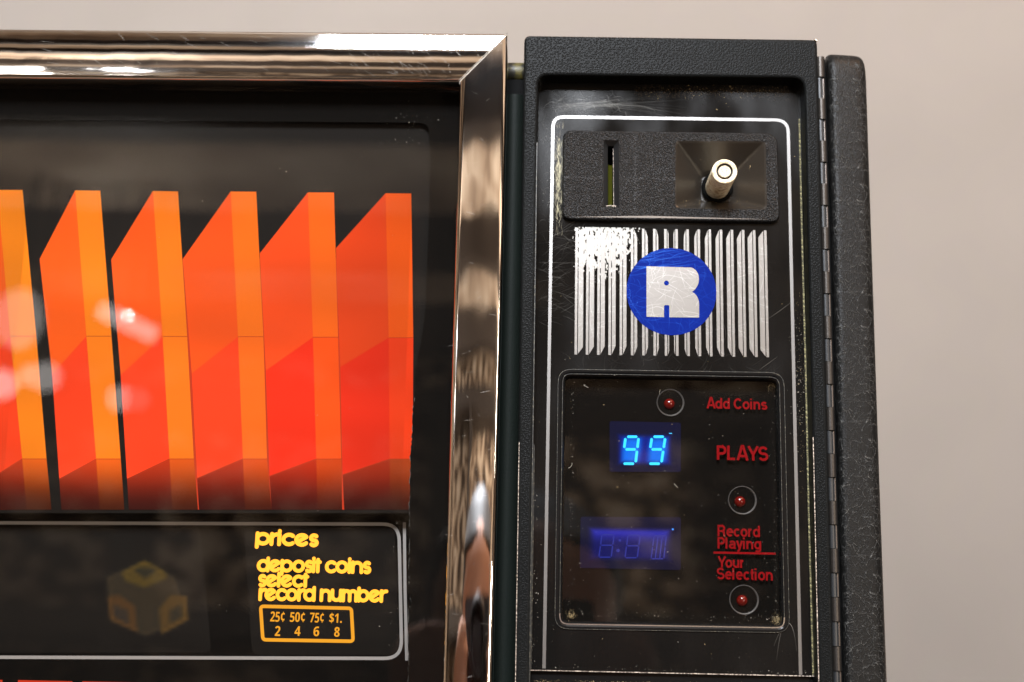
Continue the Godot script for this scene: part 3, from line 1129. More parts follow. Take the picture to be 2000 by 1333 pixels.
	digit(win, Vector2(-6.07, -78.27), Vector2(-0.74, -78.18), Vector2(-7.42, -88.21), Vector2(-1.89, -88.11), "ABCDEFHI", 0.5, dim)
	st = begin()
	cap(st, circle(Vector2(-21.72, -84.94), 0.75, 16), -14.1)
	cap(st, circle(Vector2(-20.96, -80.52), 0.6, 16), -14.1)
	obj("display_colon", st, dim, win)
	st = begin()
	cap(st, circle(Vector2(2.05, -75.37), 0.42, 12), -14.1)
	obj("display_dot", st, glowing(Color(0.25, 0.55, 1.0), 1.4), win)
	# dust and lint on the glass
	var lo := Vector2(-42.68, -113.46)
	var hi := Vector2(46.92, -11.07)
	var spots := spots_in(90, lo, hi)
	spots.append_array(spots_near(120, lo + Vector2(2, 1.5), Vector2(hi.x, lo.y + 0.5), 1.0))
	spots.append_array(spots_near(90, Vector2(hi.x - 0.6, hi.y), Vector2(hi.x - 0.6, lo.y), 0.6))
	spots.append_array(spots_near(90, Vector2(lo.x + 0.5, hi.y), Vector2(lo.x + 0.3, lo.y), 0.5))
	spots.append_array(spots_in(70, lo, Vector2(hi.x, lo.y + 25)))
	flecks(win, "dust", spots, -12.55, 0.04, 0.15, M.dust)
	spots = spots_near(330, Vector2(hi.x + 0.2, lo.y + 1.2), Vector2(hi.x - 1.0, lo.y - 0.6), 1.1)
	spots.append_array(spots_near(190, Vector2(lo.x + 0.2, lo.y + 1.2), Vector2(lo.x + 1.2, lo.y + 0.2), 0.9))
	spots.append_array(spots_near(110, Vector2(hi.x - 1.0, hi.y), Vector2(hi.x + 0.2, hi.y - 1), 1.3))
	flecks(win, "dust", spots, -12.5, 0.04, 0.15, M.dust_gold)
	st = begin()
	for s in [Vector2(-37.32, -12.46), Vector2(-3.33, -14.2), Vector2(2.56, -55.59), Vector2(-43.75, -49.65)]:
		var turn := rng.randf() * TAU
		var l := rng.randf_range(1.2, 3.0)
		ribbon(st, curve_line([s, s + Vector2(cos(turn), sin(turn)) * l * 0.5 + Vector2(0.5, 0.4), s + Vector2(cos(turn + 0.7), sin(turn + 0.7)) * l]), 0.10, -12.45)
	var lint := obj("lint", st, M.dust, win)
	lint.set_meta("kind", "stuff")


func display(win: Node3D, c: Array, lit: Array, level: float) -> void:
	# A vacuum display behind a blue filter: the filter plate, and the faintly glowing phosphor screen.
	var st := begin()
	cap(st, rounded(c, 1.0, 5), -14.6)
	var filter := glowing(Color(0.05, 0.055, 0.20) if level > 0.5 else Color(0.055, 0.05, 0.18), 0.9)
	filter.roughness = 0.3
	obj("display_filter", st, filter, win)
	var lo := Vector2(lit[3].x, lit[3].y)
	var hi := Vector2(lit[1].x, lit[1].y)
	var w := 96
	var h := 64
	var px := PackedByteArray()
	for y in h:
		for x in w:
			var u := (x + 0.5) / w
			var v := (y + 0.5) / h
			var edge := smoothstep(0.0, 0.20, minf(minf(u, 1 - u) * 1.7, minf(v, 1 - v)))
			var c2 := Color(0, 0, 0)
			if level > 0.5:
				# the lit digits spread their light over the phosphor round them
				var near := 0.0
				for k in [Vector2(0.27, 0.53), Vector2(0.73, 0.53)]:
					var d := Vector2((u - k.x - (0.53 - v) * 0.08) / 0.185, (v - k.y) / 0.46)
					near = maxf(near, 1.0 - smoothstep(0.45, 1.25, maxf(absf(d.x), absf(d.y)) * 0.6 + d.length() * 0.4))
				c2 = Color(0.02, 0.12, 0.55).lerp(Color(0.03, 0.47, 0.98), near)
			else:
				c2 = Color(0.16, 0.18, 0.78).lerp(Color(0.06, 0.07, 0.36), smoothstep(0.0, 0.55, v))
			c2 = (Color(0.05, 0.055, 0.20) if level > 0.5 else Color(0.055, 0.05, 0.18)).lerp(c2, edge)
			px.append_array([int(c2.r * 255), int(c2.g * 255), int(c2.b * 255)])
	var glow := ImageTexture.create_from_image(Image.create_from_data(w, h, false, Image.FORMAT_RGB8, px))
	uv_box = Rect2(lo, hi - lo)
	st = begin()
	cap(st, lit, -14.4)
	obj("display_screen", st, glowing(Color.WHITE, 1.0, glow), win)
	uv_box = Rect2(0, 0, 100, 100)


func digit(win: Node3D, a: Vector2, b: Vector2, c: Vector2, d: Vector2, on: String, width: float, m: Material) -> void:
	# Seven bars between the four corners, each a piece of its own.
	var e := a.lerp(c, 0.47)
	var f := b.lerp(d, 0.47)
	var bars := {"A": [a, b], "B": [b, f], "C": [f, d], "D": [c, d], "E": [e, c], "F": [a, e], "G": [e, f], "H": [a.lerp(b, 0.33), c.lerp(d, 0.33)], "I": [a.lerp(b, 0.67), c.lerp(d, 0.67)]}
	for k in on:
		var p: Vector2 = bars[k][0]
		var q: Vector2 = bars[k][1]
		var along := (q - p).normalized()
		p += along * width * 0.42
		q -= along * width * 0.42
		var n := Vector2(-along.y, along.x) * width * 0.5
		var st := begin()
		cap(st, [p, p + along * width * 0.35 + n, q - along * width * 0.35 + n, q, q - along * width * 0.35 - n, p + along * width * 0.35 - n], -14.2)
		obj("display_segment", st, m, win)


func build_window(juke: Node3D) -> void:
	# chrome frame, mitred at the corner
	var frame := holder("chrome_frame", juke)
	var o_corner := Vector2(-73.6, 148.0)
	var i_corner := Vector2(-95.4, 124.0)
	var o_left := Vector2(-520, 146.2)
	var i_left := Vector2(-520, 121.8)
	var o_low := Vector2(-74.8, -210)
	var i_low := Vector2(-95.8, -210)
	var prof := [[0.0, -16.0], [0.0, -1.6], [0.010, -0.2], [0.03, 0.8]]
	var high := 0.8
	for k in 21:
		var u := 0.03 + 0.94 * k / 20.0
		var slope := lerpf(9.0, 3.0, u / 0.34) if u < 0.34 else lerpf(3.0, -1.0, (u - 0.34) / 0.12) if u < 0.46 else lerpf(-1.0, -8.0, (u - 0.46) / 0.54)
		high += tan(deg_to_rad(slope)) * 24.0 * 0.047
		prof.append([u, high])
	prof.append_array([[0.985, high - 0.3], [1.0, high - 1.2], [1.0, -9.0]])
	var side := [[0.0, -16.0], [0.0, -2.2], [0.010, -0.9], [0.025, 0.7]]
	for k in 13:
		var t := 0.045 + 0.91 * k / 12.0
		side.append([t, 1.25 + 0.45 * (1.0 - pow((t - 0.5) / 0.5, 2.0))])
	side.append_array([[0.975, 0.8], [0.99, -0.2], [1.0, -1.4], [1.0, -9.0]])
	var st := begin()
	var a := []
	var b := []
	for s in prof:
		var p := o_corner.lerp(i_corner, s[0])
		var q := o_left.lerp(i_left, s[0])
		a.append(Vector3(p.x, p.y, s[1]))
		b.append(Vector3(q.x, q.y, s[1]))
	loft(st, [a, b], false)
	obj("top_rail", st, M.chrome, frame, true)
	st = begin()
	a = []
	b = []
	for s in side:
		var p := o_corner.lerp(i_corner, s[0]) + Vector2(0.12, -0.12)
		var q := o_low.lerp(i_low, s[0])
		a.append(Vector3(p.x, p.y, s[1]))
		b.append(Vector3(q.x, q.y, s[1]))
	loft(st, [a, b], false)
	obj("side_rail", st, M.chrome, frame, true)
	st = begin()
	ribbon(st, [o_corner.lerp(i_corner, 0.03) + Vector2(-0.3, -0.1), i_corner + Vector2(-0.2, 0.25)], 0.08, 1.85)
	ribbon(st, [o_corner.lerp(i_corner, 0.03) + Vector2(0.12, -0.6), i_corner + Vector2(0.4, -0.2)], 0.14, 1.83)
	obj("mitre_edge", st, mat(Color(0.45, 0.40, 0.33), 0.45, 0.3), frame)
	st = begin()
	ribbon(st, [o_corner + Vector2(-0.12, -0.3), i_corner + Vector2(0.12, 0.0)], 0.16, 1.88)
	obj("mitre_gap", st, M.dark, frame)
	var d := spots_near(60, Vector2(-82, 134), Vector2(-84, 138), 2.6)
	flecks(frame, "dust", d, 1.74, 0.06, 0.2, M.dust)

	st = begin()
	for i in 110:
		var s := Vector2(rng.randf_range(-150, -84), rng.randf_range(127, 146)) if i < 80 else Vector2(rng.randf_range(-300, -150), rng.randf_range(127, 146))
		s.x = minf(s.x, -75 - (148 - s.y))
		var e := s + Vector2(rng.randf_range(1.0, 6.0), -rng.randf_range(0.6, 4.5))
		if e.y > 125.5 and e.x < -76 - (148 - e.y):
			ribbon(st, [s, e], rng.randf_range(0.012, 0.034), 1.80)
	for i in 46:
		var s := Vector2(rng.randf_range(-94, -77), rng.randf_range(-140, 118))
		var e := s + Vector2(rng.randf_range(-4, 4), rng.randf_range(-1.5, 1.5))
		ribbon(st, [s, e], rng.randf_range(0.012, 0.034), 1.76)
	var sc := obj("scratches", st, mat(Color(0.6, 0.58, 0.54), 0.6), frame)
	sc.set_meta("kind", "stuff")

	# dark case behind the glass
	st = begin()
	box(st, Vector3(-520, -210, -60), Vector3(-76, 124, -46))
	loft(st, [[Vector3(-95, -210, -9), Vector3(-95, 125, -9), Vector3(-520, 123, -9)], [Vector3(-92, -210, -46), Vector3(-92, 126, -46), Vector3(-520, 124, -46)]], false)
	part("window_case", st, M.dark, juke)
	st = begin()
	cap(st, [Vector2(-520, 123), Vector2(-94, 125), Vector2(-94, -210), Vector2(-520, -210)], -6.5)
	var glass := part("window_glass", st, M.glass, juke)
	d = spots_in(45, Vector2(-300, -140), Vector2(-97, 118))
	d.append_array(spots_near(40, Vector2(-120, 104), Vector2(-112, 108), 5.0))
	d.append_array(spots_near(30, Vector2(-118, -20), Vector2(-118, -140), 3.0))
	flecks(glass, "dust", d, -6.45, 0.05, 0.2, M.dust)

	# black border with a torn inner edge, laid over the prints
	var torn := [Vector2(-109.31, 103.38), Vector2(-108.33, 94), Vector2(-108.15, 64.68), Vector2(-108.36, 40.65), Vector2(-108.48, 21.69), Vector2(-109.34, 12.28), Vector2(-110.42, 2.92), Vector2(-111.41, -1.75), Vector2(-112.14, -7.55), Vector2(-112.04, -17.92), Vector2(-112.72, -24.8), Vector2(-112.8, -36.2), Vector2(-112.9, -40.28), Vector2(-113.08, -48.63), Vector2(-112.79, -60.96), Vector2(-112.83, -69.87), Vector2(-112.39, -83.13), Vector2(-112.08, -96.27), Vector2(-111.42, -106.04), Vector2(-110.67, -108.85), Vector2(-111.69, -111.46), Vector2(-110.91, -135.02), Vector2(-111.12, -142.02), Vector2(-110.59, -158.21)]
	var ragged := []
	for i in torn.size() - 1:
		for k in 8:
			var rough := 0.0 if i < 4 else 0.16
			ragged.append(torn[i].lerp(torn[i + 1], k / 8.0) + Vector2(rng.randfn() * rough, 0))
	ragged.append(torn[-1])
	var edge := [Vector2(-546.55, 107.37), Vector2(-307.89, 107.52), Vector2(-114.91, 108.89)]
	for q in curve([Vector2(-114.91, 108.89), Vector2(-111.36, 108.82), Vector2(-108.96, 107.36), Vector2(-109.31, 103.38)]):
		edge.append(q)
	edge.append_array(ragged.slice(1))
	var outer := []
	for i in edge.size():
		outer.append(Vector2(clampf(edge[i].x, -520, -94), 125) if i < 4 else Vector2(-93, 125) if i == 7 else Vector2(lerpf(edge[i].x, -93, 0.3), 125) if i < 7 else Vector2(-93, edge[i].y))
	st = begin()
	loft(st, [up3(edge, -12), up3(outer, -12)], false)
	loft(st, [up3(edge, -12), up3(edge, -12.5)], false)
	var mask := part("border_mask", st, M.mask, juke)
	st = begin()
	for i in range(ragged.size() * 2 / 5, ragged.size() - 1):
		if rng.randf() < 0.55:
			ribbon(st, [ragged[i], ragged[i + 1]], rng.randf_range(0.12, 0.34), -11.95)
	obj("torn_edge", st, M.worn_dark, mask)
	build_fins(juke)
	build_prices(juke)


func backlight_map(low: float) -> ImageTexture:
	# Tubes behind the print: light falls off a little between them, and towards the closed bottom of the box.
	var n := noise(FastNoiseLite.TYPE_SIMPLEX_SMOOTH, 0.012, 2, 81)
	var w := 256
	var h := 512
	var px := PackedByteArray()
	for y in h:
		var v := y / float(h)
		var k := 1.0 - low * smoothstep(0.835, 1.0, v)
		for x in w:
			var e := k * (0.92 + 0.10 * n.get_noise_2d(x * 0.4, y * 0.4)) * (1.0 - 0.10 * smoothstep(0.75, 1.0, x / float(w)))
			var b := int(clampf(e, 0, 1) * 255)
			px.append_array([b, b, b])
	return ImageTexture.create_from_image(Image.create_from_data(w, h, false, Image.FORMAT_RGB8, px))


func build_fins(juke: Node3D) -> void:
	var st := begin()
	cap(st, [Vector2(-549.1, 109.74), Vector2(-95.07, 112.69), Vector2(-90.45, -69.9), Vector2(-518.04, -77.28)], -15.0)
	var panel := part("fin_light_panel", st, M.film, juke)
	uv_box = Rect2(Vector2(-292.45, -71.83), Vector2(-116.46, 77.12) - Vector2(-292.45, -71.83))
	var even := backlight_map(0.0)
	var low := backlight_map(0.72)
	# each row: front top (left, right), side corner, fronts at the three levels, side corners at the levels
	fin(panel, [Vector2(-307.29, 74.45), Vector2(-295.73, 74.62), Vector2(-320.17, 41.66), Vector2(-295.19, 5.88), Vector2(-283.42, 6.07), Vector2(-307.12, -12.09), Vector2(-284.86, -49.4), Vector2(-274.1, -49.22), Vector2(-298.21, -58.45), Vector2(-280.98, -71.64), Vector2(-270.07, -71.45), Vector2(-295.83, -71.89)], [Color8(255, 147, 32), Color8(255, 104, 36), Color8(255, 143, 36), Color8(255, 74, 42), Color8(240, 110, 34), Color8(206, 64, 28)], even, low)
	fin(panel, [Vector2(-271.43, 74.75), Vector2(-259.87, 74.8), Vector2(-285.01, 41.97), Vector2(-260.82, 6.44), Vector2(-249.53, 6.62), Vector2(-274.79, -11.33), Vector2(-252.13, -48.84), Vector2(-241.26, -48.66), Vector2(-267.7, -57.93), Vector2(-248.82, -71.08), Vector2(-238.03, -70.9), Vector2(-265.68, -71.37)], [Color8(255, 141, 34), Color8(255, 102, 35), Color8(255, 138, 38), Color8(255, 73, 44), Color8(238, 106, 32), Color8(205, 64, 30)], even, low)
	fin(panel, [Vector2(-235.61, 75.05), Vector2(-224.06, 74.98), Vector2(-252.34, 42.24), Vector2(-226.48, 6.88), Vector2(-215.42, 7.06), Vector2(-244.06, -11.05), Vector2(-219.65, -48.29), Vector2(-208.91, -48.11), Vector2(-237.79, -57.42), Vector2(-216.92, -70.53), Vector2(-205.69, -70.34), Vector2(-236.01, -70.86)], [Color8(255, 135, 36), Color8(255, 97, 35), Color8(255, 132, 40), Color8(255, 72, 44), Color8(232, 98, 32), Color8(200, 58, 26)], even, low)
	fin(panel, [Vector2(-199.83, 75.35), Vector2(-188.07, 75.41), Vector2(-219.73, 42.99), Vector2(-192.51, 7.31), Vector2(-181.12, 7.5), Vector2(-212.27, -9.83), Vector2(-187.2, -47.74), Vector2(-176.58, -47.56), Vector2(-206.89, -56.67), Vector2(-185.04, -69.98), Vector2(-173.38, -69.78), Vector2(-205.24, -70.33)], [Color8(255, 124, 38), Color8(252, 93, 38), Color8(255, 118, 42), Color8(255, 74, 46), Color8(230, 88, 28), Color8(196, 54, 28)], even, low)
	fin(panel, [Vector2(-164.31, 75.41), Vector2(-152.34, 75.59), Vector2(-184.83, 46.19), Vector2(-158.81, 7.62), Vector2(-147.54, 7.81), Vector2(-179.15, -7.89), Vector2(-154.78, -47.19), Vector2(-143.83, -47.01), Vector2(-175.05, -55.22), Vector2(-153.2, -69.43), Vector2(-142.44, -69.25), Vector2(-173.38, -69.78)], [Color8(255, 112, 36), Color8(253, 86, 42), Color8(255, 92, 32), Color8(250, 54, 34), Color8(215, 76, 24), Color8(196, 50, 24)], even, low)
	fin(panel, [Vector2(-128.61, 75.59), Vector2(-116.88, 75.64), Vector2(-150.3, 49.14), Vector2(-124.79, 7.94), Vector2(-113.77, 8.12), Vector2(-145.93, -5.72), Vector2(-122.39, -46.65), Vector2(-112.24, -46.47), Vector2(-142.86, -54), Vector2(-121.37, -68.88), Vector2(-111.52, -68.71), Vector2(-141.54, -69.23)], [Color8(248, 98, 28), Color8(236, 76, 36), Color8(246, 70, 34), Color8(238, 52, 32), Color8(180, 72, 32), Color8(178, 52, 28)], even, low)
	fin_gap(panel, [Vector2(-235.61, 75.05), Vector2(-224.06, 74.98), Vector2(-252.34, 42.24), Vector2(-226.48, 6.88), Vector2(-215.42, 7.06), Vector2(-244.06, -11.05), Vector2(-219.65, -48.29), Vector2(-208.91, -48.11), Vector2(-237.79, -57.42), Vector2(-216.92, -70.53), Vector2(-205.69, -70.34), Vector2(-236.01, -70.86)], [Vector2(-199.83, 75.35), Vector2(-188.07, 75.41), Vector2(-219.73, 42.99), Vector2(-192.51, 7.31), Vector2(-181.12, 7.5), Vector2(-212.27, -9.83), Vector2(-187.2, -47.74), Vector2(-176.58, -47.56), Vector2(-206.89, -56.67), Vector2(-185.04, -69.98), Vector2(-173.38, -69.78), Vector2(-205.24, -70.33)])
	fin_gap(panel, [Vector2(-199.83, 75.35), Vector2(-188.07, 75.41), Vector2(-219.73, 42.99), Vector2(-192.51, 7.31), Vector2(-181.12, 7.5), Vector2(-212.27, -9.83), Vector2(-187.2, -47.74), Vector2(-176.58, -47.56), Vector2(-206.89, -56.67), Vector2(-185.04, -69.98), Vector2(-173.38, -69.78), Vector2(-205.24, -70.33)], [Vector2(-164.31, 75.41), Vector2(-152.34, 75.59), Vector2(-184.83, 46.19), Vector2(-158.81, 7.62), Vector2(-147.54, 7.81), Vector2(-179.15, -7.89), Vector2(-154.78, -47.19), Vector2(-143.83, -47.01), Vector2(-175.05, -55.22), Vector2(-153.2, -69.43), Vector2(-142.44, -69.25), Vector2(-173.38, -69.78)])
	fin_gap(panel, [Vector2(-164.31, 75.41), Vector2(-152.34, 75.59), Vector2(-184.83, 46.19), Vector2(-158.81, 7.62), Vector2(-147.54, 7.81), Vector2(-179.15, -7.89), Vector2(-154.78, -47.19), Vector2(-143.83, -47.01), Vector2(-175.05, -55.22), Vector2(-153.2, -69.43), Vector2(-142.44, -69.25), Vector2(-173.38, -69.78)], [Vector2(-128.61, 75.59), Vector2(-116.88, 75.64), Vector2(-150.3, 49.14), Vector2(-124.79, 7.94), Vector2(-113.77, 8.12), Vector2(-145.93, -5.72), Vector2(-122.39, -46.65), Vector2(-112.24, -46.47), Vector2(-142.86, -54), Vector2(-121.37, -68.88), Vector2(-111.52, -68.71), Vector2(-141.54, -69.23)])
	for k in 2:
		var far: Array = []
		for q in [Vector2(-307.29, 74.45), Vector2(-295.73, 74.62), Vector2(-320.17, 41.66), Vector2(-295.19, 5.88), Vector2(-283.42, 6.07), Vector2(-307.12, -12.09), Vector2(-284.86, -49.4), Vector2(-274.1, -49.22), Vector2(-298.21, -58.45), Vector2(-280.98, -71.64), Vector2(-270.07, -71.45), Vector2(-295.83, -71.89)]:
			far.append(q + Vector2(-34.5 * (k + 1), 0))
		fin(panel, far, [Color8(255, 147, 32), Color8(255, 104, 36), Color8(255, 143, 36), Color8(255, 74, 42), Color8(240, 110, 34), Color8(206, 64, 28)], even, low)
	uv_box = Rect2(0, 0, 100, 100)


func fin_gap(panel: Node3D, p: Array, q: Array) -> void:
	# the dark red printed line between two fins that touch
	var o := Vector2(0.3, 0)
	var st := begin()
	for e in [[p[1].lerp(p[4], 0.47), p[4], q[5] + o, q[2] + o], [p[4], p[7], q[8] + o, q[5] + o], [p[7], p[10], q[11] + o, q[8] + o]]:
		quad(st, Vector3(e[0].x, e[0].y, -14.9), Vector3(e[1].x, e[1].y, -14.9), Vector3(e[2].x, e[2].y, -14.9), Vector3(e[3].x, e[3].y, -14.9))
	obj("print_line", st, glowing(Color8(222, 66, 32), 0.9), panel)


func fin(panel: Node3D, q: Array, c: Array, even: Texture2D, low: Texture2D) -> void:
	var shapes := [
		["fin_front", [q[0], q[1], q[4], q[3]], c[0], even], ["fin_side", [q[0], q[2], q[5], q[3]], c[1], even],
		["fin_front", [q[3], q[4], q[7], q[6]], c[2], even], ["fin_side", [q[3], q[5], q[8], q[6]], c[3], even],
		["fin_front", [q[6], q[7], q[10], q[9]], c[4], low], ["fin_side", [q[6], q[8], q[11], q[9]], c[5], low]]
	for s in shapes:
		var st := begin()
		cap(st, s[1], -14.8)
		obj(s[0], st, glowing(Color(s[2].r, s[2].g * 0.92, s[2].b * 0.62), 1.34, s[3]), panel)
	# fine printed shadow lines between the storeys
	var st2 := begin()
	for e in [[q[3], q[4]], [q[6], q[7]], [q[8], q[6]]]:
		ribbon(st2, [e[0], e[1]], 0.28, -14.72)
	obj("print_line", st2, glowing(Color8(214, 66, 30), 0.8), panel)


func build_prices(juke: Node3D) -> void:
	var z := -24.0
	var st := begin()
	cap(st, [Vector2(-524.76, -76.61), Vector2(-90.87, -69.12), Vector2(-88.55, -160.62), Vector2(-509.52, -168.4)], z - 0.2)
	cap(st, [Vector2(-524.88, -75.93), Vector2(-90.88, -68.44), Vector2(-90.45, -69.9), Vector2(-518.04, -77.28)], z - 0.3)
	var panel := part("price_light_panel", st, M.mask, juke)
	# slightly greyer windows in the black print
	st = begin()
	cap(st, rounded([Vector2(-500.66, -82.57), Vector2(-206.18, -77.46), Vector2(-198.08, -131.61), Vector2(-492.04, -136.92)], 3.5, 6), z - 0.1)
	cap(st, rounded([Vector2(-186.87, -77.12), Vector2(-120.16, -75.96), Vector2(-116.01, -130.99), Vector2(-180.19, -132.15)], 3.5, 6), z - 0.1)
	obj("tinted_field", st, M.film, panel)
	# silver outline and the bar beside it
	st = begin()
	var loop := rounded([Vector2(-501.09, -79.85), Vector2(-118.17, -74.46), Vector2(-114.96, -132.49), Vector2(-491.83, -138.22)], [1.0, 7.5, 8.0, 1.0], 9)
	ribbon(st, loop, 1.45, z, true)
	obj("silver_line", st, M.silver_ink, panel)
	st = begin()
	ribbon(st, [Vector2(-115.81, -73.63), Vector2(-114.51, -102.45), Vector2(-112.77, -133.32)], 1.35, z)
	obj("silver_bar", st, M.silver_ink, panel)
	# dim emblem: a cube with a square hole in every face
	var e_lo := Vector2(-247.9, -129.45)
	var e_hi := Vector2(-206.65, -88.03)
	var hexagon := PackedVector2Array([Vector2(-230.18, -92.02), Vector2(-215.89, -99.13), Vector2(-208.57, -118.02), Vector2(-227.14, -125.36), Vector2(-243.78, -118.87), Vector2(-246.59, -99.67)])
	var faces := [
		[PackedVector2Array([Vector2(-230.19, -91.8), Vector2(-220.34, -96.76), Vector2(-219.44, -100.08), Vector2(-229.08, -104.25), Vector2(-238.11, -101.3), Vector2(-239.97, -97.55)]), Color8(92, 72, 22)],
		[PackedVector2Array([Vector2(-245.71, -108.31), Vector2(-240.13, -107.55), Vector2(-232.81, -112.06), Vector2(-230.83, -123.9), Vector2(-243.59, -118.42)]), Color8(88, 58, 24)],
		[PackedVector2Array([Vector2(-217.61, -107.15), Vector2(-209.94, -107.24), Vector2(-208.57, -118.02), Vector2(-220.47, -124.59), Vector2(-222.15, -113.2)]), Color8(92, 66, 26)],
		[PackedVector2Array([Vector2(-234.22, -95.67), Vector2(-225.18, -95.51), Vector2(-224.84, -97.06), Vector2(-229.14, -100.26), Vector2(-233.66, -97.22)]), Color8(52, 46, 26)],
		[PackedVector2Array([Vector2(-242.51, -111.79), Vector2(-235.81, -114.1), Vector2(-234.91, -120.24), Vector2(-241.67, -117.07)]), Color8(58, 46, 34)],
		[PackedVector2Array([Vector2(-217.4, -113.55), Vector2(-212.6, -111.26), Vector2(-211.81, -116.54), Vector2(-217, -119.48)]), Color8(58, 48, 30)]]
	var ew := 128
	var img := Image.create(ew, ew, false, Image.FORMAT_RGB8)
	for y in ew:
		for x in ew:
			var p := Vector2(lerpf(e_lo.x, e_hi.x, (x + 0.5) / ew), lerpf(e_hi.y, e_lo.y, (y + 0.5) / ew))
			var ec := Color(0, 0, 0)
			if Geometry2D.is_point_in_polygon(p, hexagon):
				ec = Color8(54, 44, 28)
			for f in faces:
				if Geometry2D.is_point_in_polygon(p, f[0]):
					ec = f[1]
			img.set_pixel(x, y, ec)
	img.resize(26, 26, Image.INTERPOLATE_LANCZOS)
	img.resize(ew, ew, Image.INTERPOLATE_CUBIC)
	uv_box = Rect2(e_lo, e_hi - e_lo)
	st = begin()
	cap(st, rect(e_lo.x, e_lo.y, e_hi.x, e_hi.y), z + 0.02)
	var dim_print := glowing(Color.WHITE, 0.62, ImageTexture.create_from_image(img))
	dim_print.albedo_color = M.film.albedo_color
	dim_print.roughness = M.film.roughness
	dim_print.metallic_specular = M.film.metallic_specular
	obj("emblem_print", st, dim_print, panel)
	uv_box = Rect2(0, 0, 100, 100)
	# glowing words in round strokes
	var gold := glowing(Color8(255, 172, 48), 1.9)
	lettering(panel, "prices", Vector2(-180.7, -83.99), Vector2(-154.62, -84.32), 5.0, 1.75, z, gold)
	lettering(panel, "deposit coins", Vector2(-179.49, -95.71), Vector2(-130.74, -95.74), 4.9, 1.6, z, gold)
	lettering(panel, "select", Vector2(-178.68, -102.25), Vector2(-158.18, -102.22), 4.9, 1.6, z, gold)
	lettering(panel, "record number", Vector2(-178.02, -108.22), Vector2(-123.31, -108.02), 4.9, 1.6, z, gold)
	var amber := glowing(Color8(255, 172, 40), 1.0)
	st = begin()
	ribbon(st, rounded([Vector2(-177.63, -111.3), Vector2(-137.76, -111.47), Vector2(-136.4, -125.59), Vector2(-175.85, -125.64)], 1.5, 6), 1.5, z, true)
	obj("price_box", st, amber, panel)
	words(panel, "25¢", Vector2(-173.13, -117.82), Vector2(-166.85, -113.42), z, amber, -0.02)
	words(panel, "50¢", Vector2(-164.5, -117.78), Vector2(-157.98, -113.48), z, amber, -0.02)
	words(panel, "75¢", Vector2(-155.76, -117.84), Vector2(-149.68, -113.56), z, amber, -0.02)
	words(panel, "$1.", Vector2(-147.24, -118.02), Vector2(-141.71, -113.52), z, amber, -0.02)
	words(panel, "2", Vector2(-170.79, -123.91), Vector2(-168.44, -119.6), z, amber, -0.02)
	words(panel, "4", Vector2(-162.19, -123.65), Vector2(-159.6, -119.55), z, amber, -0.02)
	words(panel, "6", Vector2(-153.91, -123.72), Vector2(-151.42, -119.52), z, amber, -0.02)
	words(panel, "8", Vector2(-144.86, -123.78), Vector2(-142.47, -119.58), z, amber, -0.02)
	# the next lit strip begins at the very bottom
	var k := 0
	for s in [[-115, 4], [34, 140], [159, 275], [284, 760]]:
		st = begin()
		var p := Vector2(-289.09, -144.76)
		var w := 0.2243
		cap(st, [Vector2(p.x + s[0] * w, p.y + 0.1), Vector2(p.x + s[1] * w, p.y), Vector2(p.x + s[1] * w, p.y - 30), Vector2(p.x + s[0] * w, p.y - 30)], z)
		obj("title_strip", st, glowing([Color8(225, 62, 24), Color8(222, 58, 26), Color8(222, 52, 26), Color8(228, 84, 26)][k], 0.85), panel)
		k += 1


func arc(c: Vector2, r: float, from: float, to: float, n := 14) -> Array:
	var out := []
	for i in n + 1:
		var t := deg_to_rad(lerpf(from, to, i / float(n)))
		out.append(c + Vector2(cos(t), sin(t)) * r)
	return out


func glyph(ch: String) -> Array:
	# [advance, strokes]: round letters of one circle each; x height 2, baseline 0.
	var o := Vector2(1, 1)
	match ch:
		"p": return [2.55, [arc(o, 1, 0, 360, 24), [Vector2(0, 2.1), Vector2(0, -0.72)]]]
		"d": return [2.55, [arc(o, 1, 0, 360, 24), [Vector2(2, 2.55), Vector2(2, -0.05)]]]
		"b": return [2.55, [arc(o, 1, 0, 360, 24), [Vector2(0, 2.55), Vector2(0, -0.05)]]]
		"o": return [2.6, [arc(o, 1, 0, 360, 24)]]
		"c": return [2.25, [arc(o, 1, 48, 312, 20)]]
		"e": return [2.5, [arc(o, 1, -318, -40, 22), [Vector2(0.3, 0.62), Vector2(1.76, 1.62)]]]
		"r": return [1.35, [[Vector2(0, 2.05), Vector2(0, -0.05)], arc(Vector2(1.0, 1.0), 1.0, 175, 84, 8)]]
		"i": return [0.72, [[Vector2(0, 2.0), Vector2(0, -0.05)], [Vector2(0, 2.62), Vector2(0, 2.7)]]]
		"l": return [0.72, [[Vector2(0, 2.55), Vector2(0, -0.05)]]]
		"t": return [0.95, [[Vector2(0.2, 2.45), Vector2(0.2, -0.05)], [Vector2(-0.2, 1.95), Vector2(0.62, 1.95)]]]
		"s": return [1.6, [arc(Vector2(0.62, 1.5), 0.52, 40, 270, 12) + arc(Vector2(0.62, 0.47), 0.52, 90, -140, 12)]]
		"n": return [2.45, [[Vector2(0, 2.05), Vector2(0, -0.05)], arc(Vector2(0.93, 1.05), 0.93, 180, 0, 14) + [Vector2(1.86, -0.05)]]]
		"u": return [2.45, [[Vector2(1.86, 2.05), Vector2(1.86, -0.05)], [Vector2(0, 2.05)] + arc(Vector2(0.93, 0.95), 0.93, 180, 360, 14)]]
		"m": return [3.5, [[Vector2(0, 2.05), Vector2(0, -0.05)], arc(Vector2(0.72, 1.25), 0.72, 180, 0, 10) + [Vector2(1.44, -0.05)], arc(Vector2(2.16, 1.25), 0.72, 180, 0, 10) + [Vector2(2.88, -0.05)]]]
	return [1.15, []]


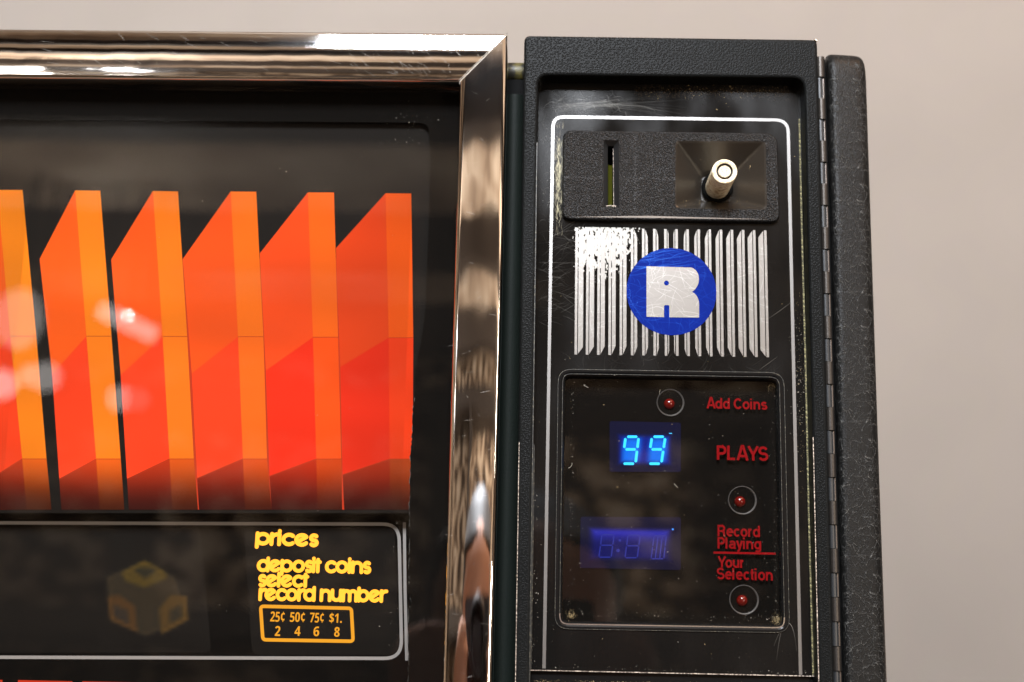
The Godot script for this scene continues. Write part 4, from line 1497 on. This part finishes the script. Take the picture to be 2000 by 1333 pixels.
func oval(c: Vector2, rx: float, ry: float, from: float, to: float, n := 14) -> Array:
	var out := []
	for i in n + 1:
		var t := deg_to_rad(lerpf(from, to, i / float(n)))
		out.append(c + Vector2(cos(t) * rx, sin(t) * ry))
	return out


func plain_glyph(ch: String) -> Array:
	# [advance, strokes] of an upright grotesque; capitals one unit high between stroke centres 0.085 and 0.915.
	var o := Vector2(0.29, 0.365)
	var lo := 0.085
	var hi := 0.915
	match ch:
		"o": return [0.86, [oval(o, 0.29, 0.285, 0, 360, 24)]]
		"c": return [0.78, [oval(o, 0.27, 0.285, 42, 318, 20)]]
		"e": return [0.81, [[Vector2(0.02, 0.36)] + oval(o, 0.27, 0.285, 4, 316, 22)]]
		"d": return [0.87, [oval(o, 0.28, 0.285, 0, 360, 24), [Vector2(0.58, 0), Vector2(0.58, 1)]]]
		"g": return [0.87, [oval(o, 0.28, 0.285, 0, 360, 24), [Vector2(0.58, 0.73), Vector2(0.58, 0.0)] + oval(Vector2(0.31, -0.02), 0.27, 0.17, 0, -150, 10)]]
		"a": return [0.80, [oval(Vector2(0.27, 0.48), 0.25, 0.165, 160, 10, 10) + [Vector2(0.52, 0.16), Vector2(0.57, 0.0)], oval(Vector2(0.25, 0.235), 0.26, 0.15, 55, 330, 14)]]
		"n": return [0.85, [[Vector2(0, 0), Vector2(0, 0.73)], oval(Vector2(0.27, 0.40), 0.27, 0.245, 175, 0, 12) + [Vector2(0.54, 0)]]]
		"u": return [0.85, [[Vector2(0.54, 0), Vector2(0.54, 0.73)], [Vector2(0, 0.73)] + oval(Vector2(0.27, 0.33), 0.27, 0.245, 180, 355, 12)]]
		"i": return [0.38, [[Vector2(0, 0), Vector2(0, 0.73)], [Vector2(0, 0.86), Vector2(0, 1.0)]]]
		"l": return [0.38, [[Vector2(0, 0), Vector2(0, 1)]]]
		"r": return [0.52, [[Vector2(0, 0), Vector2(0, 0.73)], oval(Vector2(0.26, 0.40), 0.26, 0.245, 170, 88, 8)]]
		"t": return [0.47, [[Vector2(0.1, 0.93), Vector2(0.1, 0.2)] + oval(Vector2(0.22, 0.19), 0.12, 0.11, 190, 280, 5), [Vector2(-0.07, 0.65), Vector2(0.28, 0.65)]]]
		"y": return [0.76, [[Vector2(0, 0.73), Vector2(0.28, 0.03)], [Vector2(0.55, 0.73), Vector2(0.28, 0.03), Vector2(0.2, -0.14), Vector2(0.02, -0.19)]]]
		"s": return [0.76, [oval(Vector2(0.25, 0.51), 0.23, 0.14, 25, 265, 12) + oval(Vector2(0.27, 0.225), 0.24, 0.145, 80, -155, 12)]]
		"A": return [0.98, [[Vector2(0, 0), Vector2(0.36, 0.98), Vector2(0.46, 0.98), Vector2(0.82, 0)], [Vector2(0.16, 0.30), Vector2(0.66, 0.30)]]]
		"C": return [1.02, [oval(Vector2(0.39, 0.5), 0.38, 0.415, 38, 322, 24)]]
		"P": return [0.88, [[Vector2(0, 0), Vector2(0, 1)], [Vector2(0, hi), Vector2(0.36, hi)] + oval(Vector2(0.36, 0.68), 0.25, 0.235, 90, -90, 12) + [Vector2(0, 0.445)]]]
		"R": return [0.98, [[Vector2(0, 0), Vector2(0, 1)], [Vector2(0, hi), Vector2(0.40, hi)] + oval(Vector2(0.40, 0.69), 0.25, 0.225, 90, -90, 12) + [Vector2(0, 0.465)], [Vector2(0.42, 0.46), Vector2(0.60, 0.36), Vector2(0.63, 0.12), Vector2(0.68, 0.0)]]]
		"L": return [0.80, [[Vector2(0, 1), Vector2(0, 0)], [Vector2(0, lo), Vector2(0.58, lo)]]]
		"Y": return [0.86, [[Vector2(-0.06, 1), Vector2(0.34, 0.42), Vector2(0.74, 1)], [Vector2(0.34, 0.45), Vector2(0.34, 0)]]]
		"S": return [0.92, [oval(Vector2(0.33, 0.70), 0.30, 0.215, 20, 262, 14) + oval(Vector2(0.35, 0.295), 0.32, 0.21, 82, -158, 14)]]
	return [0.36, []]


func grotesque(parent: Node3D, said: String, lo: Vector2, hi: Vector2, stroke: float, m: Material, turn: float) -> void:
	# Letters in strokes that fill the box from lo to hi (millimetres).
	var lines := []
	var x := 0.0
	var a := Vector2.INF
	var b := -Vector2.INF
	for ch in said:
		var g := plain_glyph(ch)
		for s in g[1]:
			var line := []
			for p in s:
				line.append(p + Vector2(x, 0))
				a = a.min(line[-1])
				b = b.max(line[-1])
			lines.append(line)
		x += g[0]
	var pad := Vector2(stroke, 0.0) * 0.5
	var k := (hi - lo - pad * 2.0) / (b - a)
	var st := begin()
	var n := 0
	for line in lines:
		var out := []
		for p in line:
			out.append(lo + (pad + (p - a) * k).rotated(turn))
		ribbon(st, out, stroke, -12.9 + 0.004 * n)
		n += 1
	obj("lettering", st, m, parent)


func lettering(panel: Node3D, said: String, from: Vector2, to: Vector2, height: float, stroke: float, z: float, m: Material) -> void:
	var total := 0.0
	for ch in said:
		total += glyph(ch)[0]
	total -= 0.6
	var sx := (to - from).length() / total
	var sy := (height - stroke * 0.0) / 2.0 * 0.84
	var turn := (to - from).angle()
	var x := 0.0
	var st := begin()
	var k := 0
	for ch in said:
		var g := glyph(ch)
		for s in g[1]:
			var line := []
			for p in s:
				line.append(from + Vector2((x + p.x) * sx, p.y * sy).rotated(turn))
			ribbon(st, line, stroke, z + 0.03 * (k % 7), false, true)
			k += 1
		x += g[0]
	obj("lettering", st, m, panel)


# ---------------------------------------------------------------- the person who shows in the chrome

func build_photographer() -> void:
	var fwd := Vector3(0, 0, 1)
	var c := CAM_AT
	var head := c + Vector3(0.0, 0.035, 0.19)
	var neck := head + Vector3(0, -0.14, 0.035)
	var chest := neck + Vector3(0, -0.20, 0.06)
	var hips := chest + Vector3(0, -0.36, 0.03)
	# bone: from, to, radius at each end, skin (1) or cloth (0)
	var bones := [
		[head + Vector3(0, 0.03, 0.01), head + Vector3(0, 0.045, 0.03), 0.092, 0.092, 1.0],
		[head + Vector3(0, -0.02, -0.015), head + Vector3(0, -0.085, -0.035), 0.075, 0.045, 1.0],
		[head + Vector3(0, 0.0, -0.085), head + Vector3(0, -0.025, -0.1), 0.012, 0.016, 1.0],
		[head + Vector3(-0.085, -0.01, 0.015), head + Vector3(-0.088, -0.03, 0.012), 0.018, 0.012, 1.0],
		[head + Vector3(0.085, -0.01, 0.015), head + Vector3(0.088, -0.03, 0.012), 0.018, 0.012, 1.0],
		[head + Vector3(0, -0.06, 0.02), neck + Vector3(0, -0.04, 0.01), 0.055, 0.062, 1.0],
		[neck + Vector3(-0.15, -0.075, 0.02), neck + Vector3(0.15, -0.075, 0.02), 0.068, 0.068, 0.0],
		[chest + Vector3(-0.07, 0.02, 0), chest + Vector3(0.07, 0.02, 0), 0.135, 0.135, 0.0],
		[chest, hips, 0.155, 0.15, 0.0],
		[hips + Vector3(-0.07, 0, 0), hips + Vector3(0.07, 0, 0), 0.14, 0.14, 0.0]]
	for s in [-1.0, 1.0]:
		var shoulder: Vector3 = neck + Vector3(0.19 * s, -0.085, 0.02)
		var elbow: Vector3 = shoulder + Vector3(0.06 * s, -0.27, -0.05)
		var wrist: Vector3 = c + Vector3(0.095 * s, -0.075, 0.075)
		var palm: Vector3 = c + Vector3(0.082 * s, -0.015, 0.052)
		bones.append([shoulder, elbow, 0.062, 0.05, 0.0])
		bones.append([elbow, wrist, 0.047, 0.029, 1.0])
		bones.append([wrist, palm, 0.03, 0.036, 1.0])
		for f in 4:
			var k: Vector3 = palm + Vector3(0.004 * s, 0.022 - 0.02 * f, -0.018)
			var tip: Vector3 = k + Vector3((-0.03 - 0.006 * (1 if f in [1, 2] else 0)) * s, 0.002, -0.016)
			bones.append([k, k.lerp(tip, 0.5) + Vector3(0.006 * s, 0, -0.008), 0.0095, 0.009, 1.0])
			bones.append([k.lerp(tip, 0.5) + Vector3(0.006 * s, 0, -0.008), tip, 0.009, 0.0075, 1.0])
		bones.append([palm + Vector3(-0.01 * s, -0.02, 0.015), palm + Vector3(-0.045 * s, -0.005, 0.028), 0.012, 0.009, 1.0])
		var hip: Vector3 = hips + Vector3(0.085 * s, -0.03, 0)
		var knee := Vector3(hip.x + 0.02 * s, 0.47, hip.z - 0.03)
		var ankle := Vector3(knee.x + 0.02 * s, 0.09, knee.z + 0.04)
		bones.append([hip, knee, 0.088, 0.06, 0.0])
		bones.append([knee, ankle, 0.06, 0.042, 0.0])
		bones.append([ankle + Vector3(0, -0.045, 0.04), ankle + Vector3(0.015 * s, -0.052, -0.16), 0.042, 0.034, 0.0])
	var o := thing("person", "person in a dark shirt raising a camera before the jukebox", "person", Vector3(hips.x, 0, hips.z))
	var body := figure(bones, 0.0115)
	body.name = "body"
	o.add_child(body, true)
	body.position = -o.position
	var st := begin()
	var cap_at := (head + Vector3(0, 0.045, 0.025)) * 1000
	var loops := []
	for k in 8:
		var t := k / 7.0 * PI * 0.62
		var l := []
		for i in 24:
			var a := TAU * i / 24
			var p := Vector3(sin(t) * cos(a), cos(t), sin(t) * sin(a) + 0.0) * 101.0
			p.z += 8.0
			if p.z < -40 and p.y < 45:
				p.y = lerpf(p.y, 45, 0.7)
			l.append(cap_at + p)
		loops.append(l)
	loft(st, loops)
	var hair := obj("hair", st, mat(Color(0.02, 0.014, 0.01), 0.6), o, true)
	hair.position = -o.position
	# the camera they hold, its lens ring round the viewpoint
	var cam_thing := thing("hand_camera", "black hand camera held up by the person facing the jukebox", "camera", c + Vector3(0, 0, 0.05))
	st = begin()
	prism(st, rounded(rect(-62, -42, 62, 40), 10, 5), -8, 42, 3)
	cap(st, rounded(rect(-62, -42, 62, 40), 10, 5), -8)
	obj("camera_body", st, M.black, cam_thing)
	st = begin()
	var rings := []
	for s in [[-8.0, 36.0], [-40.0, 36.0], [-42.0, 34.0], [-42.0, 30.0], [-20.0, 26.0]]:
		rings.append(up3(circle(Vector2.ZERO, s[1], 28), s[0]))
	loft(st, rings)
	obj("lens_barrel", st, M.black, cam_thing)


func figure(bones: Array, cell: float) -> MeshInstance3D:
	# One continuous skin round the bones: a smooth minimum of tapered capsules, meshed as surface nets.
	var lo := Vector3.INF
	var hi := -Vector3.INF
	for b in bones:
		var r := maxf(b[2], b[3]) + cell * 3
		lo = lo.min(b[0].min(b[1]) - Vector3.ONE * r)
		hi = hi.max(b[0].max(b[1]) + Vector3.ONE * r)
	var n := Vector3i(((hi - lo) / cell).ceil()) + Vector3i.ONE
	var field := PackedFloat32Array()
	var skin := PackedFloat32Array()
	field.resize(n.x * n.y * n.z)
	field.fill(1.0)
	skin.resize(n.x * n.y * n.z)
	for b in bones:
		var p: Vector3 = b[0]
		var q: Vector3 = b[1]
		var r := maxf(b[2], b[3]) + cell * 2.5
		var from := Vector3i(((p.min(q) - Vector3.ONE * r - lo) / cell).floor()).clamp(Vector3i.ZERO, n - Vector3i.ONE)
		var to := Vector3i(((p.max(q) + Vector3.ONE * r - lo) / cell).ceil()).clamp(Vector3i.ZERO, n - Vector3i.ONE)
		var d := q - p
		var dd := maxf(d.length_squared(), 1e-9)
		var soft := clampf(minf(b[2], b[3]) * 0.5, 0.004, 0.03)
		for z in range(from.z, to.z + 1):
			for y in range(from.y, to.y + 1):
				for x in range(from.x, to.x + 1):
					var s := lo + Vector3(x, y, z) * cell
					var t := clampf((s - p).dot(d) / dd, 0.0, 1.0)
					var e: float = (s - p - d * t).length() - lerpf(b[2], b[3], t)
					var i := (z * n.y + y) * n.x + x
					var f := field[i]
					if e < f:
						skin[i] = b[4]
					var h := clampf(0.5 + 0.5 * (f - e) / soft, 0.0, 1.0)
					field[i] = lerpf(f, e, h) - soft * h * (1.0 - h)
	var st := SurfaceTool.new()
	st.begin(Mesh.PRIMITIVE_TRIANGLES)
	st.set_smooth_group(0)
	var ids := {}
	var step := [1, n.x, n.x * n.y]
	var at := [Vector3(1, 0, 0), Vector3(0, 1, 0), Vector3(0, 0, 1)]
	var count := 0
	for z in n.z - 1:
		for y in n.y - 1:
			for x in n.x - 1:
				var i := (z * n.y + y) * n.x + x
				var sum := Vector3.ZERO
				var crossed := 0
				var f0 := field[i]
				if f0 > 0.9 and field[i + 1 + n.x + n.x * n.y] > 0.9:
					continue
				for k in 3:
					for j in 4:
						var u: int = (k + 1) % 3
						var v: int = (k + 2) % 3
						var a: int = i + (step[u] if j & 1 else 0) + (step[v] if j & 2 else 0)
						var fa := field[a]
						var fb := field[a + step[k]]
						if (fa < 0.0) != (fb < 0.0):
							sum += (at[u] if j & 1 else Vector3.ZERO) + (at[v] if j & 2 else Vector3.ZERO) + at[k] * (fa / (fa - fb))
							crossed += 1
				if crossed:
					ids[i] = count
					count += 1
					st.set_color(Color(0.50, 0.27, 0.18) if skin[i] > 0.5 else Color(0.014, 0.015, 0.02))
					st.add_vertex(lo + (Vector3(x, y, z) + sum / crossed) * cell)
	for i in ids:
		for k in 3:
			var u: int = step[(k + 1) % 3]
			var v: int = step[(k + 2) % 3]
			if (field[i] < 0.0) != (field[i + step[k]] < 0.0) and ids.has(i - u) and ids.has(i - v) and ids.has(i - u - v):
				var c := [ids[i], ids[i - u], ids[i - u - v], ids[i - v]]
				if field[i] < 0.0:
					c.reverse()
				for j in [0, 1, 2, 0, 2, 3]:
					st.add_index(c[j])
	st.generate_normals()
	var m := mat(Color.WHITE, 0.6)
	m.vertex_color_use_as_albedo = true
	var o := MeshInstance3D.new()
	o.mesh = st.commit()
	o.mesh.surface_set_material(0, m)
	return o
